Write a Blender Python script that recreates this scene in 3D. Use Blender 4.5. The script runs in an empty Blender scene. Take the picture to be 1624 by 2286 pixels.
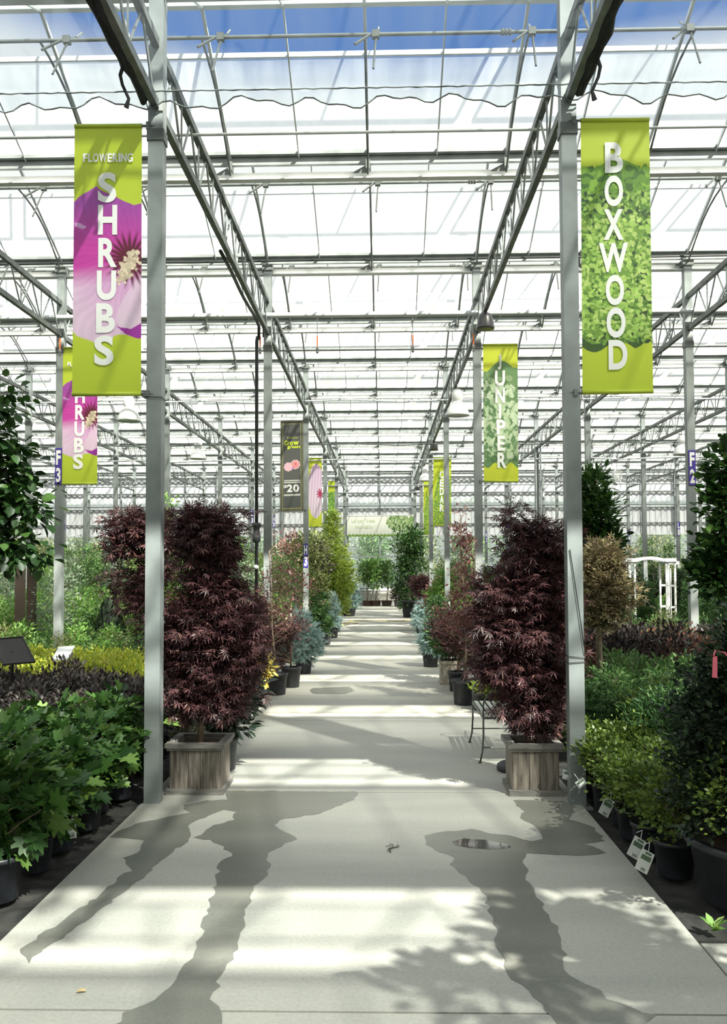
import bpy, math, random
import numpy as np
from mathutils import Vector, Matrix, Euler

SC = bpy.context.scene
COL = SC.collection
R = math.radians

# ---------------------------------------------------------------- camera
FPX, W_PX, H_PX = 1900.0, 1624.0, 2286.0
CX, CY = 812.0, 1192.0            # principal point of the lens on the frame
CAM_H = 1.76
cam_d = bpy.data.cameras.new('camera')
cam = bpy.data.objects.new('camera', cam_d)
COL.objects.link(cam)
cam_d.sensor_fit = 'VERTICAL'
cam_d.sensor_height = 36.0
cam_d.lens = FPX / H_PX * 36.0
cam_d.shift_y = (CY - H_PX / 2) / H_PX
cam_d.clip_end = 300
yaw, pitch, roll = math.atan(44 / FPX), math.atan(78 / FPX), 0.0040
CAM_ROT = Matrix.Rotation(yaw, 3, 'Z') @ Matrix.Rotation(math.pi / 2 + pitch, 3, 'X') @ Matrix.Rotation(-roll, 3, 'Z')
cam.matrix_world = Matrix.Translation((0, 0, CAM_H)) @ CAM_ROT.to_4x4()
SC.camera = cam

# ---------------------------------------------------------------- colour management, world, sun
SC.view_settings.view_transform = 'Standard'
SC.view_settings.look = 'None'
SC.view_settings.gamma = 1.0
SC.view_settings.exposure = 0.36
SC.view_settings.use_curve_mapping = False
try:
    SC.cycles.max_bounces = 8
    SC.cycles.diffuse_bounces = 4
    SC.cycles.glossy_bounces = 3
    SC.cycles.transmission_bounces = 5
    SC.cycles.transparent_max_bounces = 14
    SC.cycles.sample_clamp_indirect = 6
    SC.cycles.use_denoising = True
    SC.cycles.caustics_reflective = False
    SC.cycles.caustics_refractive = False
except Exception:
    pass

wd = bpy.data.worlds.new('world')
SC.world = wd
wd.use_nodes = True
nt = wd.node_tree
for n in list(nt.nodes):
    nt.nodes.remove(n)
tc = nt.nodes.new('ShaderNodeTexCoord')
sep = nt.nodes.new('ShaderNodeSeparateXYZ')
nt.links.new(tc.outputs['Generated'], sep.inputs[0])
ns = nt.nodes.new('ShaderNodeTexNoise')
ns.inputs['Scale'].default_value = 3.0
ns.inputs['Detail'].default_value = 5
nt.links.new(tc.outputs['Generated'], ns.inputs['Vector'])
ad = nt.nodes.new('ShaderNodeMath'); ad.operation = 'MULTIPLY_ADD'
nt.links.new(ns.outputs[0], ad.inputs[0]); ad.inputs[1].default_value = 0.10
nt.links.new(sep.outputs[2], ad.inputs[2])
rp = nt.nodes.new('ShaderNodeValToRGB')
nt.links.new(ad.outputs[0], rp.inputs[0])
e = rp.color_ramp.elements
e[0].position = 0.0; e[0].color = (0.30, 0.33, 0.28, 1)
e[1].position = 1.0; e[1].color = (0.06, 0.16, 0.42, 1)
for p, c in ((0.10, (0.80, 0.83, 0.78, 1)), (0.30, (0.96, 0.98, 0.90, 1)), (0.545, (0.88, 0.92, 0.91, 1)), (0.585, (0.10, 0.24, 0.58, 1))):
    q = e.new(p); q.color = c
bgn = nt.nodes.new('ShaderNodeBackground')
bgn.inputs[1].default_value = 0.82
nt.links.new(rp.outputs[0], bgn.inputs[0])
wo = nt.nodes.new('ShaderNodeOutputWorld')
nt.links.new(bgn.outputs[0], wo.inputs[0])

SUN_DIR = Vector((-0.55, 0.72, -1.0)).normalized()
sl = bpy.data.lights.new('sun', 'SUN')
sl.energy = 22.0
sl.angle = R(1.0)
sl.color = (1.0, 0.93, 0.80)
so = bpy.data.objects.new('sun', sl)
so.rotation_euler = SUN_DIR.to_track_quat('-Z', 'Y').to_euler()
so.location = (6, -8, 14)
COL.objects.link(so)

# ---------------------------------------------------------------- pixel helpers
CAM_P = Vector((0, 0, CAM_H))
def ray(px, py):
    return CAM_ROT @ Vector(((px - CX) / FPX, -(py - CY) / FPX, -1.0))
def P(px, py, y):
    d = ray(px, py); return CAM_P + d * (y / d.y)
def G(px, py, z=0.0):
    d = ray(px, py); return CAM_P + d * ((z - CAM_H) / d.z)
def proj(p):
    q = CAM_ROT.transposed() @ (Vector(p) - CAM_P)
    if q.z > -0.05: return (1e6, 1e6)
    return (CX + FPX * q.x / -q.z, CY - FPX * q.y / -q.z)

# ---------------------------------------------------------------- materials
MATS = {}
def mat(name, col, rough=0.6, metal=0.0, var=0.0, vscale=6.0, spec=0.5, col2=None, bump=0.0, stretch=None):
    if name in MATS: return MATS[name]
    m = bpy.data.materials.new(name); m.use_nodes = True
    t = m.node_tree; b = t.nodes['Principled BSDF']
    b.inputs['Roughness'].default_value = rough
    b.inputs['Metallic'].default_value = metal
    b.inputs['Specular IOR Level'].default_value = spec
    c = (*col, 1)
    b.inputs['Base Color'].default_value = c
    m.diffuse_color = c
    if var or col2 or bump:
        tcn = t.nodes.new('ShaderNodeTexCoord')
        src = tcn.outputs['Object']
        if stretch:
            mp = t.nodes.new('ShaderNodeMapping'); mp.inputs['Scale'].default_value = stretch
            t.links.new(src, mp.inputs[0]); src = mp.outputs[0]
        nz = t.nodes.new('ShaderNodeTexNoise'); nz.inputs['Scale'].default_value = vscale; nz.inputs['Detail'].default_value = 5
        t.links.new(src, nz.inputs['Vector'])
        r = t.nodes.new('ShaderNodeValToRGB'); t.links.new(nz.outputs[0], r.inputs[0])
        ca = tuple(max(0, x * (1 - var)) for x in col); cb = col2 if col2 else tuple(min(1, x * (1 + var)) for x in col)
        r.color_ramp.elements[0].position = 0.32; r.color_ramp.elements[0].color = (*ca, 1)
        r.color_ramp.elements[1].position = 0.68; r.color_ramp.elements[1].color = (*cb, 1)
        t.links.new(r.outputs[0], b.inputs['Base Color'])
        if bump:
            bp = t.nodes.new('ShaderNodeBump'); bp.inputs['Strength'].default_value = bump; bp.inputs['Distance'].default_value = 0.01
            t.links.new(nz.outputs[0], bp.inputs['Height']); t.links.new(bp.outputs[0], b.inputs['Normal'])
    MATS[name] = m
    return m

def leafmat(name, cols, rough=0.5, transl=0.3, spec=0.4):
    if name in MATS: return MATS[name]
    m = bpy.data.materials.new(name); m.use_nodes = True
    t = m.node_tree; b = t.nodes['Principled BSDF']; out = t.nodes['Material Output']
    geo = t.nodes.new('ShaderNodeNewGeometry')
    r = t.nodes.new('ShaderNodeValToRGB')
    t.links.new(geo.outputs['Random Per Island'], r.inputs[0])
    el = r.color_ramp.elements
    el[0].position = 0.0; el[0].color = (*cols[0], 1)
    el[1].position = 1.0; el[1].color = (*cols[-1], 1)
    for i, c in enumerate(cols[1:-1]):
        q = el.new((i + 1) / (len(cols) - 1)); q.color = (*c, 1)
    t.links.new(r.outputs[0], b.inputs['Base Color'])
    b.inputs['Roughness'].default_value = rough
    b.inputs['Specular IOR Level'].default_value = spec
    tr = t.nodes.new('ShaderNodeBsdfTranslucent')
    t.links.new(r.outputs[0], tr.inputs[0])
    mx = t.nodes.new('ShaderNodeMixShader'); mx.inputs[0].default_value = transl
    t.links.new(b.outputs[0], mx.inputs[1]); t.links.new(tr.outputs[0], mx.inputs[2])
    t.links.new(mx.outputs[0], out.inputs[0])
    m.diffuse_color = (*cols[len(cols) // 2], 1)
    MATS[name] = m
    return m

def sheetmat(name, clear, col_clear, col_diff, refl=0.06, streak=0.0):
    """sheet glass / cloth: part clear, part diffusing, a little gloss"""
    if name in MATS: return MATS[name]
    m = bpy.data.materials.new(name); m.use_nodes = True
    t = m.node_tree; out = t.nodes['Material Output']; t.nodes.remove(t.nodes['Principled BSDF'])
    tp = t.nodes.new('ShaderNodeBsdfTransparent'); tp.inputs[0].default_value = (*col_clear, 1)
    tl = t.nodes.new('ShaderNodeBsdfTranslucent'); tl.inputs[0].default_value = (*col_diff, 1)
    df = t.nodes.new('ShaderNodeBsdfDiffuse'); df.inputs[0].default_value = (*[x * 0.9 for x in col_diff], 1)
    gl = t.nodes.new('ShaderNodeBsdfGlossy'); gl.inputs['Roughness'].default_value = 0.12
    m0 = t.nodes.new('ShaderNodeMixShader'); m0.inputs[0].default_value = 0.25
    t.links.new(tl.outputs[0], m0.inputs[1]); t.links.new(df.outputs[0], m0.inputs[2])
    m1 = t.nodes.new('ShaderNodeMixShader'); m1.inputs[0].default_value = clear
    t.links.new(m0.outputs[0], m1.inputs[1]); t.links.new(tp.outputs[0], m1.inputs[2])
    m2 = t.nodes.new('ShaderNodeMixShader'); m2.inputs[0].default_value = refl
    t.links.new(m1.outputs[0], m2.inputs[1]); t.links.new(gl.outputs[0], m2.inputs[2])
    if streak:
        tcn = t.nodes.new('ShaderNodeTexCoord'); mp = t.nodes.new('ShaderNodeMapping'); mp.inputs['Scale'].default_value = (5.0, 0.35, 0.35)
        t.links.new(tcn.outputs['Object'], mp.inputs[0])
        nz = t.nodes.new('ShaderNodeTexNoise'); nz.inputs['Scale'].default_value = 1.0; nz.inputs['Detail'].default_value = 4
        t.links.new(mp.outputs[0], nz.inputs['Vector'])
        ma = t.nodes.new('ShaderNodeMapRange'); ma.inputs[1].default_value = 0.3; ma.inputs[2].default_value = 0.7
        ma.inputs[3].default_value = clear - streak; ma.inputs[4].default_value = clear + streak
        t.links.new(nz.outputs[0], ma.inputs[0]); t.links.new(ma.outputs[0], m1.inputs[0])
    t.links.new(m2.outputs[0], out.inputs[0])
    m.diffuse_color = (*col_diff, 1)
    MATS[name] = m
    return m

galv = mat('galvanised_steel', (0.225, 0.25, 0.25), 0.5, 0.12, 0.25, 3.0, bump=0.05)
galv_dk = mat('weathered_steel', (0.13, 0.145, 0.14), 0.5, 0.15, 0.3, 8.0)
alum = mat('aluminium', (0.62, 0.66, 0.68), 0.4, 0.2, 0.08, 3.0)
white_met = mat('white_painted_metal', (0.78, 0.80, 0.80), 0.4, 0.0, 0.04)
black_met = mat('black_metal', (0.015, 0.016, 0.018), 0.35, 0.2)
black_rub = mat('black_cloth', (0.012, 0.013, 0.015), 0.85, 0.0, 0.4, 20, bump=0.4)
pot_black = mat('black_plastic', (0.014, 0.016, 0.021), 0.42, 0.0, 0.5, 7, bump=0.05, col2=(0.030, 0.033, 0.042))
soil_m = mat('bark_mulch', (0.05, 0.028, 0.018), 0.95, 0.0, 0.6, 60, bump=1.0)
wood_m = mat('weathered_wood', (0.16, 0.135, 0.115), 0.8, 0.0, 0.45, 5, bump=0.3, stretch=(9, 9, 1), col2=(0.30, 0.26, 0.22))
wood_rim = mat('weathered_grey_wood', (0.20, 0.19, 0.175), 0.8, 0.0, 0.35, 5, bump=0.3, stretch=(1.5, 9, 9))
bark = mat('tree_bark', (0.23, 0.18, 0.13), 0.85, 0.0, 0.35, 25, bump=0.4)
bark_dk = mat('dark_bark', (0.06, 0.045, 0.038), 0.85, 0.0, 0.3, 25)
conc_wall = mat('concrete_wall', (0.48, 0.47, 0.44), 0.8, 0.0, 0.1, 2)
stone_m = mat('cast_stone', (0.42, 0.39, 0.33), 0.85, 0.0, 0.15, 6, bump=0.2)
glass_far = sheetmat('roof_glass_clear', 0.72, (0.93, 0.96, 0.96), (0.80, 0.83, 0.83), 0.04, 0.10)
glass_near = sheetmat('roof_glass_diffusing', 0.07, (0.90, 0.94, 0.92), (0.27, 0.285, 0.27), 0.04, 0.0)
def floor_light_ramp(m):  # clear share rises toward the ridge, shaped to grade the light on the floor
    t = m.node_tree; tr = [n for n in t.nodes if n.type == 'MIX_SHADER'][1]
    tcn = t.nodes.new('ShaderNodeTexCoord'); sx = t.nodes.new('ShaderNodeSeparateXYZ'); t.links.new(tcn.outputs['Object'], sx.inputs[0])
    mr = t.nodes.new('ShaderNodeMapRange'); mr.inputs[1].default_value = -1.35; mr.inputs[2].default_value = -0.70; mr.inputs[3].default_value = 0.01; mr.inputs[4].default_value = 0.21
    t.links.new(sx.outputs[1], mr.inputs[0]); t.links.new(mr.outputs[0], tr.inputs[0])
floor_light_ramp(glass_near)
glass_side = sheetmat('side_wall_glass', 0.30, (0.90, 0.94, 0.92), (0.5, 0.52, 0.5), 0.04, 0.0)
glass_vert = sheetmat('window_glass', 0.86, (0.93, 0.96, 0.95), (0.7, 0.75, 0.76), 0.06)
cloth_m = sheetmat('shade_netting', 0.86, (0.84, 0.88, 0.92), (0.40, 0.45, 0.50), 0.0, 0.06)

# ---------------------------------------------------------------- mesh builder
class MB:
    def __init__(s): s.v = []; s.f = []; s.m = []
    def add(s, vs, fs, mi=0):
        o = len(s.v); s.v += [tuple(v) for v in vs]
        for f in fs: s.f.append(tuple(i + o for i in f)); s.m.append(mi)
        return s
    def box(s, c, d, mi=0, M=None):
        x, y, z = (k / 2 for k in d)
        vs = [Vector((i * x, j * y, k * z)) for i in (-1, 1) for j in (-1, 1) for k in (-1, 1)]
        if M is not None: vs = [M @ v for v in vs]
        vs = [v + Vector(c) for v in vs]
        return s.add(vs, [(0, 1, 3, 2), (4, 6, 7, 5), (0, 4, 5, 1), (2, 3, 7, 6), (0, 2, 6, 4), (1, 5, 7, 3)], mi)
    def beam(s, a, b, w, h, mi=0):
        a, b = Vector(a), Vector(b); d = (b - a); L = d.length; d.normalize()
        up = Vector((0, 0, 1)) if abs(d.z) < 0.95 else Vector((0, 1, 0))
        x = d.cross(up).normalized(); z = x.cross(d)
        M = Matrix((x, d, z)).transposed()
        return s.box((a + b) / 2, (w, L, h), mi, M)
    def tube(s, pts, r, n=6, mi=0, cap=True):
        pts = [Vector(p) for p in pts]; rs = r if isinstance(r, (list, tuple)) else [r] * len(pts)
        o = len(s.v); px = None
        for i, p in enumerate(pts):
            d = (pts[min(i + 1, len(pts) - 1)] - pts[max(i - 1, 0)]).normalized()
            if px is None:
                px = d.cross(Vector((0, 0, 1)) if abs(d.z) < 0.9 else Vector((1, 0, 0))).normalized()
            else:
                px = (px - d * px.dot(d)).normalized()
            py = d.cross(px)
            for k in range(n):
                a = 2 * math.pi * k / n
                s.v.append(tuple(p + (px * math.cos(a) + py * math.sin(a)) * rs[i]))
        for i in range(len(pts) - 1):
            for k in range(n):
                a = o + i * n + k; b = o + i * n + (k + 1) % n
                s.f.append((a, b, b + n, a + n)); s.m.append(mi)
        if cap:
            s.f.append(tuple(o + k for k in range(n))[::-1]); s.m.append(mi)
            e0 = o + (len(pts) - 1) * n
            s.f.append(tuple(e0 + k for k in range(n))); s.m.append(mi)
        return s
    def lathe(s, prof, c=(0, 0, 0), n=20, mi=0):
        o = len(s.v); c = Vector(c)
        for r, z in prof:
            for k in range(n):
                a = 2 * math.pi * k / n
                s.v.append((c.x + r * math.cos(a), c.y + r * math.sin(a), c.z + z))
        for i in range(len(prof) - 1):
            for k in range(n):
                a = o + i * n + k; b = o + i * n + (k + 1) % n
                s.f.append((a, b, b + n, a + n)); s.m.append(mi)
        return s
    def mesh(s, name, mats, smooth=False):
        me = bpy.data.meshes.new(name)
        me.from_pydata(s.v, [], s.f)
        for m in (mats if isinstance(mats, (list, tuple)) else [mats]): me.materials.append(m)
        if any(s.m): me.polygons.foreach_set('material_index', s.m)
        if smooth: me.polygons.foreach_set('use_smooth', [True] * len(s.f))
        me.update()
        return me
    def build(s, name, mats, parent=None, loc=None, smooth=False, rz=0.0):
        return link(name, s.mesh(name, mats, smooth), parent, loc, rz)

def link(name, me, parent=None, loc=None, rz=0.0):
    o = bpy.data.objects.new(name, me); COL.objects.link(o)
    if parent is not None: o.parent = parent
    if loc is not None: o.location = loc
    if rz: o.rotation_euler.z = rz
    return o
def empty(name, loc=(0, 0, 0), rz=0.0):
    o = bpy.data.objects.new(name, None); o.empty_display_size = 0.1; COL.objects.link(o)
    o.location = loc; o.rotation_euler.z = rz
    return o
def tag(o, label=None, cat=None, group=None, kind=None):
    if label: o['label'] = label
    if cat: o['category'] = cat
    if group: o['group'] = group
    if kind: o['kind'] = kind
    return o
def struct(o): o['kind'] = 'structure'; return o
def copy_tree(o, parent=None):
    c = o.copy(); COL.objects.link(c)
    if parent is not None: c.parent = parent
    for ch in list(o.children): copy_tree(ch, c)
    return c
ORD = ['first', 'second', 'third', 'fourth', 'fifth', 'sixth', 'seventh', 'eighth', 'ninth', 'tenth', 'eleventh', 'twelfth', 'thirteenth', 'fourteenth', 'fifteenth', 'sixteenth']
CARD = ['one', 'two', 'three', 'four', 'five', 'six', 'seven', 'eight', 'nine', 'ten', 'eleven', 'twelve']

# ================================================================ THE SETTING
XL, XR = -1.756, 1.444            # the two post rows flanking the walkway
BAYX, BAYY, Y1 = 3.2, 6.4, 6.5
YW = 41.8                          # far gable wall
Z_G, Z_R, Z_B, Z_T = 6.56, 7.30, 5.38, 5.87
rows = [XL - BAYX * i for i in range(6, 0, -1)] + [XL, XR] + [XR + BAYX * i for i in range(1, 7)]
X0, X1 = rows[0] - 1.0, rows[-1] + 1.0

def rowname(x):
    if x < 0:
        i = round((XL - x) / BAYX)
        return 'on left edge of walkway' if i == 0 else 'in %s row left of walkway' % ORD[i]
    i = round((x - XR) / BAYX)
    return 'on right edge of walkway' if i == 0 else 'in %s row right of walkway' % ORD[i]

# concrete walkway, poured as slabs with narrow joints
def concrete(name, base, dark, rough, gloss_var=True):
    m = bpy.data.materials.new(name); m.use_nodes = True
    t = m.node_tree; b = t.nodes['Principled BSDF']
    geo = t.nodes.new('ShaderNodeTexCoord')
    n1 = t.nodes.new('ShaderNodeTexNoise'); n1.inputs['Scale'].default_value = 1.1; n1.inputs['Detail'].default_value = 6
    n2 = t.nodes.new('ShaderNodeTexNoise'); n2.inputs['Scale'].default_value = 55; n2.inputs['Detail'].default_value = 4
    mp = t.nodes.new('ShaderNodeMapping'); mp.inputs['Scale'].default_value = (0.6, 3.0, 1)
    t.links.new(geo.outputs['Object'], mp.inputs[0]); t.links.new(mp.outputs[0], n1.inputs['Vector']); t.links.new(geo.outputs['Object'], n2.inputs['Vector'])
    r1 = t.nodes.new('ShaderNodeValToRGB'); r1.color_ramp.elements[0].position = 0.3; r1.color_ramp.elements[1].position = 0.7
    r1.color_ramp.elements[0].color = (*dark, 1); r1.color_ramp.elements[1].color = (*base, 1)
    t.links.new(n1.outputs[0], r1.inputs[0])
    mx = t.nodes.new('ShaderNodeMix'); mx.data_type = 'RGBA'; mx.blend_type = 'MULTIPLY'; mx.inputs[0].default_value = 0.35
    r2 = t.nodes.new('ShaderNodeValToRGB'); r2.color_ramp.elements[0].position = 0.3; r2.color_ramp.elements[0].color = (0.6, 0.6, 0.6, 1); r2.color_ramp.elements[1].position = 0.6
    t.links.new(n2.outputs[0], r2.inputs[0])
    t.links.new(r1.outputs[0], mx.inputs[6]); t.links.new(r2.outputs[0], mx.inputs[7])
    t.links.new(mx.outputs[2], b.inputs['Base Color'])
    b.inputs['Roughness'].default_value = rough
    bp = t.nodes.new('ShaderNodeBump'); bp.inputs['Strength'].default_value = 0.15; bp.inputs['Distance'].default_value = 0.004
    t.links.new(n2.outputs[0], bp.inputs['Height']); t.links.new(bp.outputs[0], b.inputs['Normal'])
    MATS[name] = m
    return m
conc = concrete('broom_finished_concrete', (0.46, 0.45, 0.40), (0.37, 0.37, 0.335), 0.62)
conc_wet = concrete('damp_concrete', (0.22, 0.22, 0.19), (0.165, 0.17, 0.15), 0.34)
fabric_bed = mat('black_ground_fabric', (0.022, 0.023, 0.024), 0.8, 0.0, 0.5, 9, bump=0.3, col2=(0.05, 0.048, 0.042))

PATH_L, PATH_R = -1.83, 1.47
joints = [0.2, 3.455, 6.78, 9.98] + [9.98 + 3.25 * i for i in range(1, 10)] + [YW - 0.1]
joints = [-3.0] + joints
for a, b in zip(joints[:-1], joints[1:]):
    mb = MB(); mb.box(((PATH_L + PATH_R) / 2, (a + b) / 2, -0.05), (PATH_R - PATH_L, b - a - 0.014, 0.10))
    struct(mb.build('floor', conc))
mb = MB(); mb.box((PATH_R + 2.26, 0.55, -0.05), (4.5, 7.1, 0.10)); struct(mb.build('floor', conc))
mb = MB(); mb.box((0, 16, -0.12), (60, 62, 0.10)); struct(mb.build('floor', fabric_bed))
mb = MB(); mb.box(((X0 + PATH_L) / 2 - 0.006, 20, -0.055), (PATH_L - X0 - 0.012, 45, 0.05)); struct(mb.build('floor', fabric_bed))
mb = MB(); mb.box(((X1 + PATH_R) / 2 + 0.006, 23.0, -0.055), (X1 - PATH_R - 0.012, 37.6, 0.05)); struct(mb.build('floor', fabric_bed))

# damp patches, traced on the slabs
def fine(poly, seed, amp=0.018):
    rnd = random.Random(seed); out = []
    n = len(poly)
    for i in range(n):
        a, b = poly[i], poly[(i + 1) % n]
        L = (b - a).length; k = max(1, int(L / 0.05))
        for j in range(k):
            p = a.lerp(b, j / k)
            out.append(p + Vector((rnd.uniform(-amp, amp), rnd.uniform(-amp, amp), 0)))
    return out
def patch(name, pts, z, m, label, seed, amp=0.016):
    pts = fine([G(x, y, 0) for x, y in pts], seed, amp)
    mb = MB(); n = len(pts)
    top = [(p.x, p.y, z) for p in pts]
    mb.add(top, [tuple(range(n))])
    o = mb.build(name, m)
    if o.data.polygons[0].normal.z < 0: o.data.flip_normals()
    return tag(o, label, 'stain', kind='stuff')
patch('damp_stain', [(498, 1765), (800, 1767), (789, 1786), (715, 1816), (622, 1831), (612, 1843), (661, 1873), (597, 1905), (602, 1924), (597, 1959), (575, 1970), (550, 2040), (545, 2080), (530, 2120), (490, 2190), (470, 2235), (502, 2260), (480, 2300), (240, 2310), (280, 2260), (350, 2230), (420, 2150), (450, 2080), (485, 1960), (490, 1930), (522, 1905), (480, 1880), (435, 1870), (480, 1842), (520, 1830), (525, 1812), (500, 1808), (480, 1815), (425, 1840), (420, 1855), (425, 1873), (392, 1895), (351, 1928), (318, 1960), (200, 2050), (60, 2150), (40, 2120), (180, 2030), (266, 1960), (292, 1943), (281, 1914), (307, 1903), (325, 1877), (246, 1869), (270, 1855), (314, 1836), (369, 1825), (425, 1814), (406, 1797), (458, 1788), (510, 1784)],
      0.0015, conc_wet, 'dark damp stain running down the walkway in front of the left wooden planter', 1)
patch('damp_stain', [(944, 1867), (982, 1857), (1052, 1852), (1132, 1865), (1192, 1877), (1212, 1875), (1197, 1847), (1162, 1827), (1169, 1812), (1142, 1786), (1256, 1788), (1285, 1800), (1275, 1830), (1320, 1842), (1338, 1860), (1350, 1878), (1310, 1884), (1350, 1905), (1300, 1910), (1182, 1905), (1172, 1920), (1177, 1945), (1177, 1965), (1202, 2000), (1247, 2080), (1262, 2130), (1252, 2165), (1312, 2195), (1362, 2230), (1472, 2270), (1440, 2300), (1250, 2300), (1207, 2240), (1157, 2200), (1132, 2170), (1112, 2120), (1107, 2070), (1082, 2000), (1032, 1950), (1002, 1930), (1012, 1915), (960, 1892)],
      0.0015, conc_wet, 'dark damp stain running from the small puddle in front of the right wooden planter', 2)
patch('damp_stain', [(700, 1536), (780, 1533), (790, 1542), (770, 1550), (700, 1549), (690, 1541)], 0.0015, conc_wet, 'small olive damp stain beside the big black pot on the left of walkway', 3, 0.02)
patch('damp_stain', [(770, 1400), (850, 1396), (930, 1402), (925, 1409), (800, 1411)], 0.0015, conc_wet, 'far wet streak across the walkway by the yellow hose', 4, 0.03)
puddle_m = mat('standing_water', (0.05, 0.052, 0.05), 0.04, 0.0, spec=1.0)
patch('water_puddle', [(1010, 1880), (1035, 1873), (1085, 1876), (1130, 1884), (1142, 1892), (1110, 1897), (1050, 1893), (1020, 1888)], 0.003, puddle_m, 'small shiny puddle in the middle of the right damp stain', 5, 0.01)

# ---- glass roof, bay after bay
ridge_ys = [8.1 + 3.2 * j for j in range(-5, 11)]
gut_ys = [6.5 + 3.2 * j for j in range(-5, 12)]
dz = Z_R - Z_G
for gi, yr in enumerate(ridge_ys):
    yn, yf = -1.6, 1.6
    V0 = 0.30                                   # share of the far slope taken by the open vents
    ym, zm = 1.6 * V0, Z_R - dz * V0
    mb = MB(); th = 0.006
    def slab(a, b, mi):
        (ya, za), (yb, zb) = a, b
        mb.add([(X0, ya, za), (X1, ya, za), (X1, yb, zb), (X0, yb, zb)], [(0, 1, 2, 3)], mi)
    slab((yn, Z_G), (0, Z_R), 0)
    slab((ym, zm), (yf, Z_G), 1)
    ce = struct(mb.build('ceiling', [glass_near, glass_far], None, (0, yr, 0)))
    bars = MB()
    n = int((X1 - X0) / 0.8)
    for i in range(n + 1):
        x = XL + 0.8 * (i - int((XL - X0) / 0.8))
        if x > X1: break
        if x < X0: continue
        big = (i - int((XL - X0) / 0.8)) % 2 == 0
        w = 0.030 if big else 0.016
        bars.beam((x, yn, Z_G - 0.02), (x, 0, Z_R - 0.02), w, 0.035)
        bars.beam((x, 0, Z_R - 0.02), (x, yf, Z_G - 0.02), w, 0.04)
    bars.beam((X0, 0, Z_R), (X1, 0, Z_R), 0.07, 0.06)
    bars.beam((X0, ym, zm), (X1, ym, zm), 0.03, 0.05)
    bars.build('glazing_bar_grid', alum, ce)

# open roof vents hinged at the ridge (one per bay between post rows)
vent_me = None
vn = 0
for yr in ridge_ys:
    for xa in [XL + BAYX * i for i in range(-6, 7)]:
        vn += 1
        L = 0.62; a = R(33)
        if vent_me is None:
            mb = MB(); mb.add([(0.1, 0, 0), (3.1, 0, 0), (3.1, L * math.cos(a), L * math.sin(a)), (0.1, L * math.cos(a), L * math.sin(a))], [(0, 1, 2, 3)])
            vent_me = mb.mesh('vent_glass', glass_far)
            fb = MB(); q = [Vector(v) for v in mb.v]
            for i in range(4): fb.beam(q[i], q[(i + 1) % 4], 0.03, 0.035)
            fb.beam((1.6, 0, 0), (1.6, L * math.cos(a), L * math.sin(a)), 0.02, 0.03)
            frame_me = fb.mesh('vent_frame', alum)
        o = struct(link('window_%d' % vn, vent_me, None, (xa, yr, Z_R + 0.06)))
        link('window_frame', frame_me, o)

# gutters with drip trays and bowed braces
gut_me = tray_me = bow_me = None
for gi, y in enumerate(gut_ys):
    if gut_me is None:
        g = MB()
        g.box(((X0 + X1) / 2, 0, 0), (X1 - X0, 0.13, 0.03)); g.box(((X0 + X1) / 2, -0.07, 0.05), (X1 - X0, 0.012, 0.11)); g.box(((X0 + X1) / 2, 0.07, 0.05), (X1 - X0, 0.012, 0.11))
        g.box(((X0 + X1) / 2, 0.0, -0.06), (X1 - X0, 0.05, 0.09))
        gut_me = g.mesh('gutter_channel', galv)
        t = MB(); t.box(((X0 + X1) / 2, 0.09, -0.20), (X1 - X0, 0.02, 0.10)); t.box(((X0 + X1) / 2, 0.05, -0.255), (X1 - X0, 0.10, 0.012))
        tray_me = t.mesh('drip_tray', white_met)
        b = MB()
        pts = []
        for k in range(8):
            s = k / 7
            pts.append((0, -1.6 + 1.6 * s, 0.40 + 0.0 - 0.62 * s + 0.17 * math.sin(math.pi * s)))
        b.tube(pts, 0.013, 5)
        b.add([(0, 0.0, -0.10), (-0.20, 0.02, -0.2), (0, 0.02, -0.2)], [(0, 1, 2)])
        b.box((0, 0, -0.12), (0.05, 0.10, 0.10))
        bow_me = b.mesh('bow_brace', galv_dk)
    o = link('roof_gutter', gut_me, None, (0, y, Z_G))
    lab = 'grey steel roof gutter crossing the house at the %s gutter line from the far wall' % ORD[len(gut_ys) - 1 - gi] if gi > 0 else 'grey steel roof gutter nearest behind the camera side'
    tag(o, lab, 'gutter', 'roof gutters crossing the glasshouse')
    if 4 < gi:
        link('drip_tray', tray_me, o)
        for i in range(-12, 14):
            x = XL + 1.6 * i
            pr = proj((x, y, Z_G))
            if -150 < pr[0] < 1774: link('bow_brace', bow_me, o, (x, 0, 0))
# ventilation shafts with rack rods under each ridge
rod_me = None
for gi, y in enumerate(ridge_ys):
    if y < 3 : continue
    s = MB(); s.tube([(X0, 0, 0), (X1, 0, 0)], 0.019, 8)
    o = s.build('vent_shaft', galv, None, (0, y, 6.97), smooth=True)
    tag(o, 'horizontal vent drive shaft under the %s roof ridge from the far wall' % ORD[len(ridge_ys) - 1 - gi], 'shaft', 'vent shafts under the ridges')
    if rod_me is None:
        b = MB(); b.tube([(0.03, 0.35, 0.30), (0.02, 0.05, 0.02), (0.0, -0.05, -0.10), (-0.02, -0.30, -0.52)], 0.011, 5)
        b.tube([(-0.20, -0.12, -0.17), (-0.05, 0, 0), (0.05, 0.05, 0.05)], 0.014, 5)
        b.box((0.0, 0, 0), (0.07, 0.06, 0.07))
        rod_me = b.mesh('rack_rod', galv_dk)
        cp = MB()
        for k in (-0.035, 0, 0.035): cp.tube([(k - 0.01, 0, 0), (k + 0.01, 0, 0)], 0.034, 8)
        cp_me = cp.mesh('shaft_coupling', galv_dk)
    for i in range(-11, 13):
        x = -0.05 + 1.52 * i
        pr = proj((x, y, 6.97))
        if -150 < pr[0] < 1774: link('rack_rod', rod_me, o, (x, 0, 0))
    for x in (1.22, -6.4, 8.0): link('shaft_coupling', cp_me, o, (x, 0, 0))

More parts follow.
